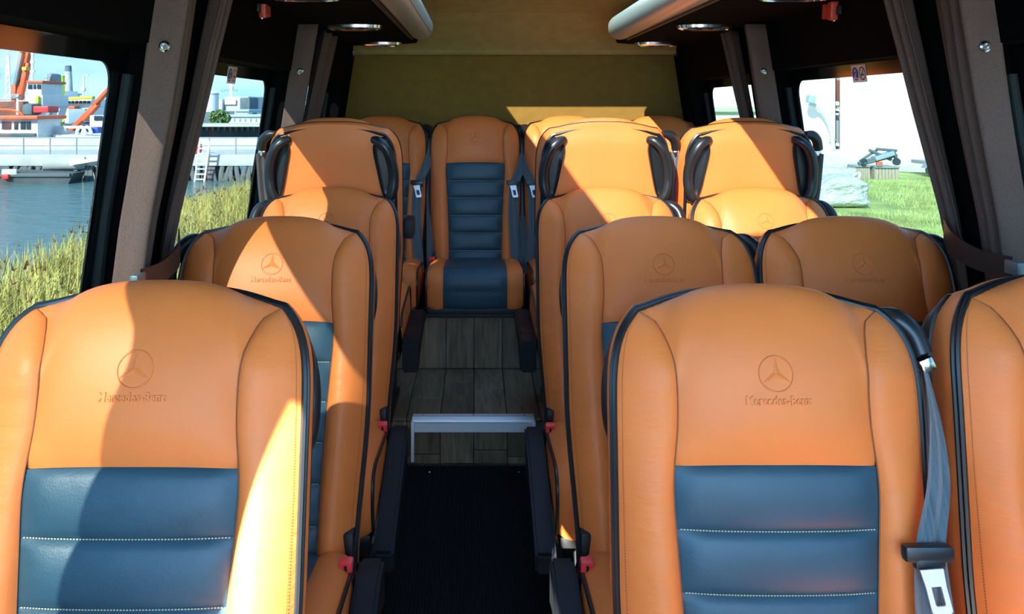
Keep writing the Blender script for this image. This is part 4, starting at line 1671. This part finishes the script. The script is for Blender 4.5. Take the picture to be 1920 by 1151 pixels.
# shore industry beyond the ships
YS2 = 160.0
tag(MB().box((-90, 190, -.4), (200, 160, 1.9), ch=.2).build('ground_shore', M['quay']), kind='structure')
ch = thing('chimney', P(128, 200, YS2), 'slim pale chimney with a dark top', 'chimney')
W(ch, MB().lathe([(1.0, -.9), (.62, (200 - 134) * YS2 / F)], P(128, 200, YS2), 'z', 14), 'shaft', M['concrete'])
W(ch, MB().lathe([(.62, (200 - 134) * YS2 / F), (.55, (200 - 123) * YS2 / F)], P(128, 200, YS2), 'z', 14), 'tip', M['quay'])
tw = thing('lattice_tower', P(15, 200, YS2), 'white lattice tower far behind the cabin boat', 'tower')
for sg in (-1, 1):
    W(tw, MB().tube([P(15 + sg * 6, 209, YS2), P(15 + sg * 1.5, 104, YS2)], .16, 5), 'tower_leg', M['white'])
for k in range(7):
    t0, t1 = k / 7, (k + 1) / 7
    W(tw, MB().tube([P(15 - lerp(6, 1.5, t0), lerp(200, 104, t0), YS2), P(15 + lerp(6, 1.5, t1), lerp(200, 104, t1), YS2)], .12, 5), 'brace', M['white'])
tk = thing('storage_tank', P(95, 205, YS2 - 20), 'tall grey storage silo beside the chimney', 'silo')
W(tk, MB().lathe([(.9, -.5), (.9, 5.2), (.5, 5.8)], P(95, 205, YS2 - 20), 'z', 14), 'shell', M['concrete'])
W(tk, MB().lathe([(.95, 5.0), (.95, 5.15)], P(95, 205, YS2 - 20), 'z', 14), 'rim', M['greysteel'])
for k, (x0, x1, y0, lab) in enumerate(((-60, 48, 186, 'pale low works building behind the cabin boat'), (62, 110, 176, 'pale works hall behind the tug'), (113, 215, 188, 'long pale works hall behind the supply ship'))):
    o = thing('works_building', P((x0 + x1) / 2, 205, YS2 - 10), lab, 'building', 'works buildings on the far shore')
    part_box(o, 'wall', M['white'], x0, y0, x1, 210, YS2 - 10, 8)
    part_box(o, 'roof', M['roofblue'], x0 - 1, y0 - 2, x1 + 1, y0 + 1, YS2 - 10.2, 8.6)
    for q in range(4):
        part_box(o, 'window', M['bluesteel'], lerp(x0, x1, (q + .3) / 4), y0 + 5, lerp(x0, x1, (q + .7) / 4), y0 + 9, YS2 - 10.1, .2)

# far quay with buildings seen through the middle harbour window
qy = thing('far_quay', P(430, 245, 70), 'long dark quay wall across the basin with a row of posts', 'quay')
c, s_ = bx(-500, 232, 900, 252, 70, 6)
zbot = WZ - .3
W(qy, MB().box((c[0], c[1], (P(0, 236, 70).z + zbot) / 2), (s_[0], 6, P(0, 236, 70).z - zbot), ch=.05), 'wall', M['quay'])
W(qy, MB().box((c[0], 69.9, P(0, 234, 70).z), (s_[0], 6.4, .18), ch=.04), 'coping', M['concrete'])
for k in range(16):
    W(qy, MB().box(P(345 + k * 11, 240, 69.9), (.16, .3, .5)), 'fender_post', M['greysteel'])
bb = thing('tall_works_building', P(437, 232, 150), 'tall grey and white works building with a mast behind the tree', 'building')
part_box(bb, 'block', M['concrete'], 421, 181, 466, 236, 150, 12)
part_box(bb, 'wing', M['quay'], 450, 183, 468, 236, 149, 6)
part_box(bb, 'sign_panel', M['white'], 421, 187, 442, 196, 149.6, .4)
part_box(bb, 'side_tower', M['white'], 408, 186, 416, 236, 149, 6)
W(bb, MB().tube([P(433, 181, 152), P(434, 150, 152)], .3, 6), 'mast', M['white'])
W(bb, MB().box(*bx(430, 163, 437, 170, 152, .5)), 'mast_head', M['white'])
b5 = thing('white_tank_block', P(392, 232, 130), 'wide pale cylinder tank at the far end of the basin', 'tank')
W(b5, MB().lathe([(1.6, 0), (1.6, 4.7), (1.2, 5.0)], P(390, 232, 130), 'z', 20), 'shell', M['white'])
W(b5, MB().lathe([(1.66, 4.5), (1.66, 4.65)], P(390, 232, 130), 'z', 20), 'rim', M['concrete'])
for k, (x0, x1, y0, y1) in enumerate(((424, 515, 218, 234), (440, 466, 208, 219))):
    lab = ('long white shed with a pale blue roof on the quay', 'upper white storey block with a blue roof behind the long shed')[k]
    o = thing('quay_shed', P((x0 + x1) / 2, y1, 100 + k * 8), lab, 'shed', 'quay sheds')
    part_box(o, 'wall', M['white'], x0, y0, x1, y1 + 2, 100 + k * 8, 6)
    part_box(o, 'roof', M['roofblue'], x0 - 1, y0 - 3, x1 + 1, y0 + 1, 99.7 + k * 8, 6.6)
    nw = 9 if k == 0 else 4
    for q in range(nw):
        part_box(o, 'window', M['bluesteel'], lerp(x0, x1, (q + .35) / nw), y0 + 4, lerp(x0, x1, (q + .65) / nw), y0 + 10, 99.9 + k * 8, .2)
tr_ = thing('tree', P(412, 236, 90), 'round green tree on the far quay', 'tree')
rnd = random.Random(5)
mb = MB()
cc = P(412, 221, 90)
for k in range(900):
    d = Vector((rnd.gauss(0, 1), rnd.gauss(0, 1), rnd.gauss(0, 1))).normalized() * rnd.random() ** .33
    c = cc + Vector((d.x * 1.15, d.y * 1.0, d.z * .85))
    s1 = Vector((rnd.uniform(-1, 1), rnd.uniform(-1, 1), rnd.uniform(-1, 1))).normalized() * .12
    s2 = s1.cross(Vector((rnd.uniform(-1, 1), rnd.uniform(-1, 1), rnd.uniform(-1, 1)))).normalized() * .10
    mb.add([c - s1 - s2, c + s1 - s2, c + s1 + s2, c - s1 + s2], [(0, 1, 2, 3)])
W(tr_, mb, 'crown', M['tree'], smooth=False)
W(tr_, MB().tube([P(412, 237, 90), P(412, 222, 90)], .12, 6), 'trunk', M['brick'])
# hall at the rear harbour window
o = thing('harbour_hall', P(598, 235, 60), 'pale hall with blue bands filling the small harbour window', 'building')
part_box(o, 'wall', M['white'], 560, 186, 650, 260, 60, 6)
for py in (196, 210, 222):
    part_box(o, 'band', M['roofblue'], 560, py, 650, py + 3, 59.9, .2)
part_box(o, 'roof', M['roofblue'], 558, 182, 652, 187, 59.8, 6.5)

# ---- right side: yard
mb = MB()



def wall_poly(o, name, m, pts, d, back=(0, 1, 0)):
    """vertical facade from base corner a to b (ground points), height h, thickness d behind"""
    a, b, h = pts
    a, b = Vector(a), Vector(b)
    nrm = Vector((-(b - a).y, (b - a).x, 0)).normalized() * d
    if nrm.y < 0:
        nrm = -nrm
    z1 = Vector((0, 0, h))
    mb = MB().add([a, b, b + z1, a + z1, a + nrm, b + nrm, b + nrm + z1, a + nrm + z1],
                  [(0, 1, 2, 3), (4, 7, 6, 5), (0, 4, 5, 1), (3, 2, 6, 7), (0, 3, 7, 4), (1, 5, 6, 2)])
    return W(o, mb, name, m, smooth=False)


def ground_at(px, py):
    Y = (H - GZ) * F / (py - 200)
    return P(px, py, Y)


mb = MB().add([ground_at(1380, 318) + Vector((0, 0, .012)), ground_at(1560, 318) + Vector((0, 0, .012)), ground_at(1800, 327) + Vector((0, 0, .012)), ground_at(1990, 300) + Vector((0, 0, .012)), ground_at(1800, 270) + Vector((0, 0, .012)), ground_at(1380, 270) + Vector((0, 0, .012))], [(0, 1, 2, 3, 4, 5)])
tag(mb.build('pavement', M['apron'], smooth=False), kind='structure')
hall = thing('white_hall', ground_at(1640, 289), 'big white hall filling the wide grass side window', 'building')
a, b = ground_at(1575, 284.5), ground_at(1800, 296)
a2 = a
wall_poly(hall, 'facade', M['facade'], (a, a + (b - a) * 2.4, 14), 9)
an = thing('white_annex', ground_at(1530, 281), 'white annex with a wall lamp left of the dark gap', 'building')
c, d = ground_at(1440, 279.5), ground_at(1566, 281.5)
wall_poly(an, 'facade', M['facade'], (c, d, 14), 7)
dr = (d - c).normalized()
# dark recess between the two
gp_ = hall
e0, e1 = d + Vector((.0, .6, 0)), a + Vector((0, .6, 0))
part_box(gp_, 'back_panel', M['pallet'], 1556, 40, 1592, 283, 40.6, .3)
for py0, py1 in ((190, 198), (204, 208), (212, 216), (268, 274)):
    part_box(gp_, 'ledge', M['white'], 1568, py0, 1574, py1, d.y + .6, .3)
part_box(gp_, 'pipe', M['greysteel'], 1568, 214, 1574, 282, d.y + 1.0, .1)
part_box(gp_, 'door_panel', M['brick'], 1566, 150, 1577, 190, d.y + 1.1, .1)
lm = thing('wall_lamp', P(1520, 186, d.y - .7), 'grey floodlight on the white annex wall', 'lamp')
W(lm, MB().box(P(1520, 186, d.y - .6), (.33, .4, .36), Matrix.Rotation(.2, 3, 'Y'), ch=.06), 'housing', M['bluesteel'])
W(lm, MB().box(P(1520, 186, d.y - .25), (.1, .5, .1)), 'bracket', M['greysteel'])
ho = thing('lamp_shadow_arc', P(1565, 278, d.y - .3), 'curved pale grey arc modelled for the lamp shadow on the annex wall', 'pipe')  # grey tube stands for the curved shadow of the lamp bracket
pth = catmull([P(1518, 194, d.y - .3), P(1535, 202, d.y - .3), P(1550, 222, d.y - .3), P(1559, 248, d.y - .3), P(1563, 281, d.y - .3)], 6)
W(ho, MB().tube(pth, .10, 10), 'pipe', mat('shadow_arc_grey', (.50, .60, .56), .6))  # shadow tone put into the tube's colour
W(ho, MB().box(P(1561, 262, d.y - .2), (.26, .2, .06)), 'clip', M['greysteel'])  # clip added round the shadow arc

# low hall seen through the rear grass window
o = thing('low_hall', P(1370, 215, 30), 'pale green low wall under a white band in the rear grass window', 'building')
part_box(o, 'base_wall', M['facade2'], 1300, 209, 1425, 308, 30, 3)
part_box(o, 'upper_wall', M['facade'], 1300, 90, 1425, 209, 30.3, 2.6)
part_box(o, 'ledge', mat('ledge_green', (.42, .50, .36), .8), 1300, 200, 1425, 210, 29.8, 3)

# bulk bags
def bag(cx, cy, w_, d_, h_, seedv, label, tilt=0.0):
    rn = random.Random(seedv)
    o = thing('bulk_bag', (cx, cy, GZ), label, 'bag', 'white bulk bags')
    bm = bmesh.new()
    bmesh.ops.create_icosphere(bm, subdivisions=4, radius=1)
    ph = [rn.uniform(0, 6) for _ in range(6)]
    for q in bm.verts:
        x, y, z = q.co
        sx_ = math.copysign(abs(x) ** .55, x); sy_ = math.copysign(abs(y) ** .55, y); sz_ = math.copysign(abs(z) ** .6, z)
        k = 1 + .06 * math.sin(5 * x + ph[0] + 3 * z) + .05 * math.sin(7 * y + ph[1]) + .05 * math.sin(6 * z + ph[2])
        X, Y_, Z = sx_ * w_ / 2 * k, sy_ * d_ / 2 * k, (sz_ * .5 + .5) * h_ * (1 + .08 * math.sin(4 * x + ph[3]))
        q.co = Vector((X + tilt * Z, Y_, Z))
    me = bpy.data.meshes.new('sack')
    bm.to_mesh(me); bm.free()
    me.materials.append(M['sack']); me.shade_smooth()
    obj('sack', me, o)
    for sg in (-1, 1):
        pp = catmull([(sg * w_ * .36, -.1, h_ * .93), (sg * w_ * .42, 0, h_ * 1.12), (sg * w_ * .30, .1, h_ * .95)], 5)
        MB().tube(pp, .025, 6).build('strap', M['concrete'], o)
    mb = MB().tube([(w_ / 2 * 1.0 * math.cos(t * PI / 12) * 1.04, -d_ / 2 * 1.08 * abs(math.sin(t * PI / 12)) ** .5, h_ * .62) for t in range(13)], .018, 5)
    return o


g1 = ground_at(1592, 392)
bag(g1.x, g1.y + .5, 1.02, 1.0, .60, 1, 'bulging white bulk bag in front of the others in the grass')
g2 = ground_at(1558, 378)
bag(g2.x - .15, g2.y + 1.2, .8, .8, .58, 2, 'white bulk bag half hidden beside the seat top')
g3 = ground_at(1566, 345)
bag(g3.x, g3.y + .5, 1.2, .8, .42, 3, 'slumped white bag lying behind the bulging ones', .3)

# crates with scrap on top
def crate(px0, px1, py0, py1, label):
    g = ground_at((px0 + px1) / 2, py1)
    o = thing('crate', (g.x, g.y, GZ), label, 'crate', 'weathered wooden crates')
    wd = (px1 - px0) * g.y / F
    hh = (py1 - py0) * g.y / F
    n_ = 7
    for k in range(n_):
        MB().box((lerp(-wd / 2, wd / 2, (k + .5) / n_), 0, hh / 2), (wd / n_ * .86, .04, hh), ch=.006).build('slat', M['pallet'], o)
    MB().box((0, .62, hh / 2), (wd, .06, hh)).build('back', M['pallet'], o)
    for sg in (-1, 1):
        MB().box((sg * wd * .49, .31, hh / 2), (.05, .62, hh)).build('side', M['pallet'], o)
    MB().box((0, .3, hh + .02), (wd * 1.06, .75, .04), ch=.01).build('lid', M['greysteel'], o)
    return g, wd, hh


gc, wd, hh = crate(1641, 1684, 315, 336, 'slatted wooden crate with a grey lid beside the scrap')
g_, wd_, hh_ = crate(1603, 1630, 313, 336, 'narrow slatted crate leaning next to the white bags')
sp = thing('scrap_frame', (g_.x + .35, g_.y - .1, GZ + hh_ + .05), 'grey folded metal frame lying on the crates', 'scrap')
zt = hh_ + .05
for (x0, z0, x1, z1, r) in ((-.5, .05, .45, .33, .05), (-.35, .05, .6, .28, .05), (-.2, .42, .45, .15, .045), (-.45, .12, .1, .45, .04), (.0, .45, .6, .40, .04), (.45, .42, .62, .1, .05)):
    MB().tube([(x0, 0, z0), (x1, .1, z1)], r, 8).build('bar', M['quay'], sp)
MB().box((.2, .05, .26), (.55, .3, .12), Matrix.Rotation(-.3, 3, 'Y'), ch=.03).build('panel', M['bluesteel'], sp)
MB().box((.05, -.05, .06), (.16, .1, .09), ch=.02).build('red_part', M['orange'], sp)
MB().lathe([(.10, -.04), (.10, .04)], (.55, 0, .10), 'y', 14).build('wheel', M['navy'], sp)
MB().lathe([(.10, -.04), (.10, .04)], (-.36, 0, .09), 'y', 14).build('wheel', M['navy'], sp)

# trailer with a mudguarded wheel
g = ground_at(1750, 332)
tl = thing('trailer', (g.x, g.y, GZ), 'small trailer with a mudguarded wheel half hidden by the curtain', 'trailer')
rw = .20
tyre = MB().lathe([(rw * .55, -.08), (rw * .95, -.085), (rw, -.05), (rw, .05), (rw * .95, .085), (rw * .55, .08)], (0, 0, rw), 'y', 22)
tyre.build('tyre', M['navy'], tl)
MB().lathe([(rw * .56, -.075), (rw * .3, -.055), (rw * .1, -.07)], (0, 0, rw), 'y', 18).build('rim', M['ochre'], tl)
MB().prism([(-.30, .26), (-.16, .46), (.20, .46), (.34, .26), (.30, .26), (.17, .42), (-.13, .42), (-.26, .26)], .22, 'xz').build('mudguard', M['greysteel'], tl)
MB().box((.5, .5, .40), (1.3, .9, .10), ch=.02).build('bed', M['greysteel'], tl)
MB().box((.5, .1, .60), (1.3, .04, .3), ch=.01).build('side_board', M['pallet'], tl)

# meadow blades
rnd = random.Random(21)
mb = MB()
for k in range(32000):
    y = 8 + 18.5 * rnd.random() ** 1.2
    x = y * rnd.uniform(.34, .66)
    if any(abs(x - q.x) < r_ and abs(y - q.y - .5) < r_ for q, r_ in ((g1, 1.1), (g2, 1.1), (g3, 1.1), (g_, 1.2), (gc, 1.2), (g, 1.3))):
        continue
    hgt = rnd.uniform(.04, .13)
    a = rnd.uniform(0, PI)
    w2 = Vector((math.cos(a), math.sin(a), 0)) * .006
    b = Vector((x, y, GZ - .01))
    mb.add([b - w2, b + w2, b + Vector((rnd.uniform(-.07, .07), rnd.uniform(-.07, .07), hgt))], [(0, 1, 2)])
tag(mb.build('meadow_grass', M['blade'], smooth=False), 'bright green meadow grass outside the grass side windows', 'grass', kind='stuff')
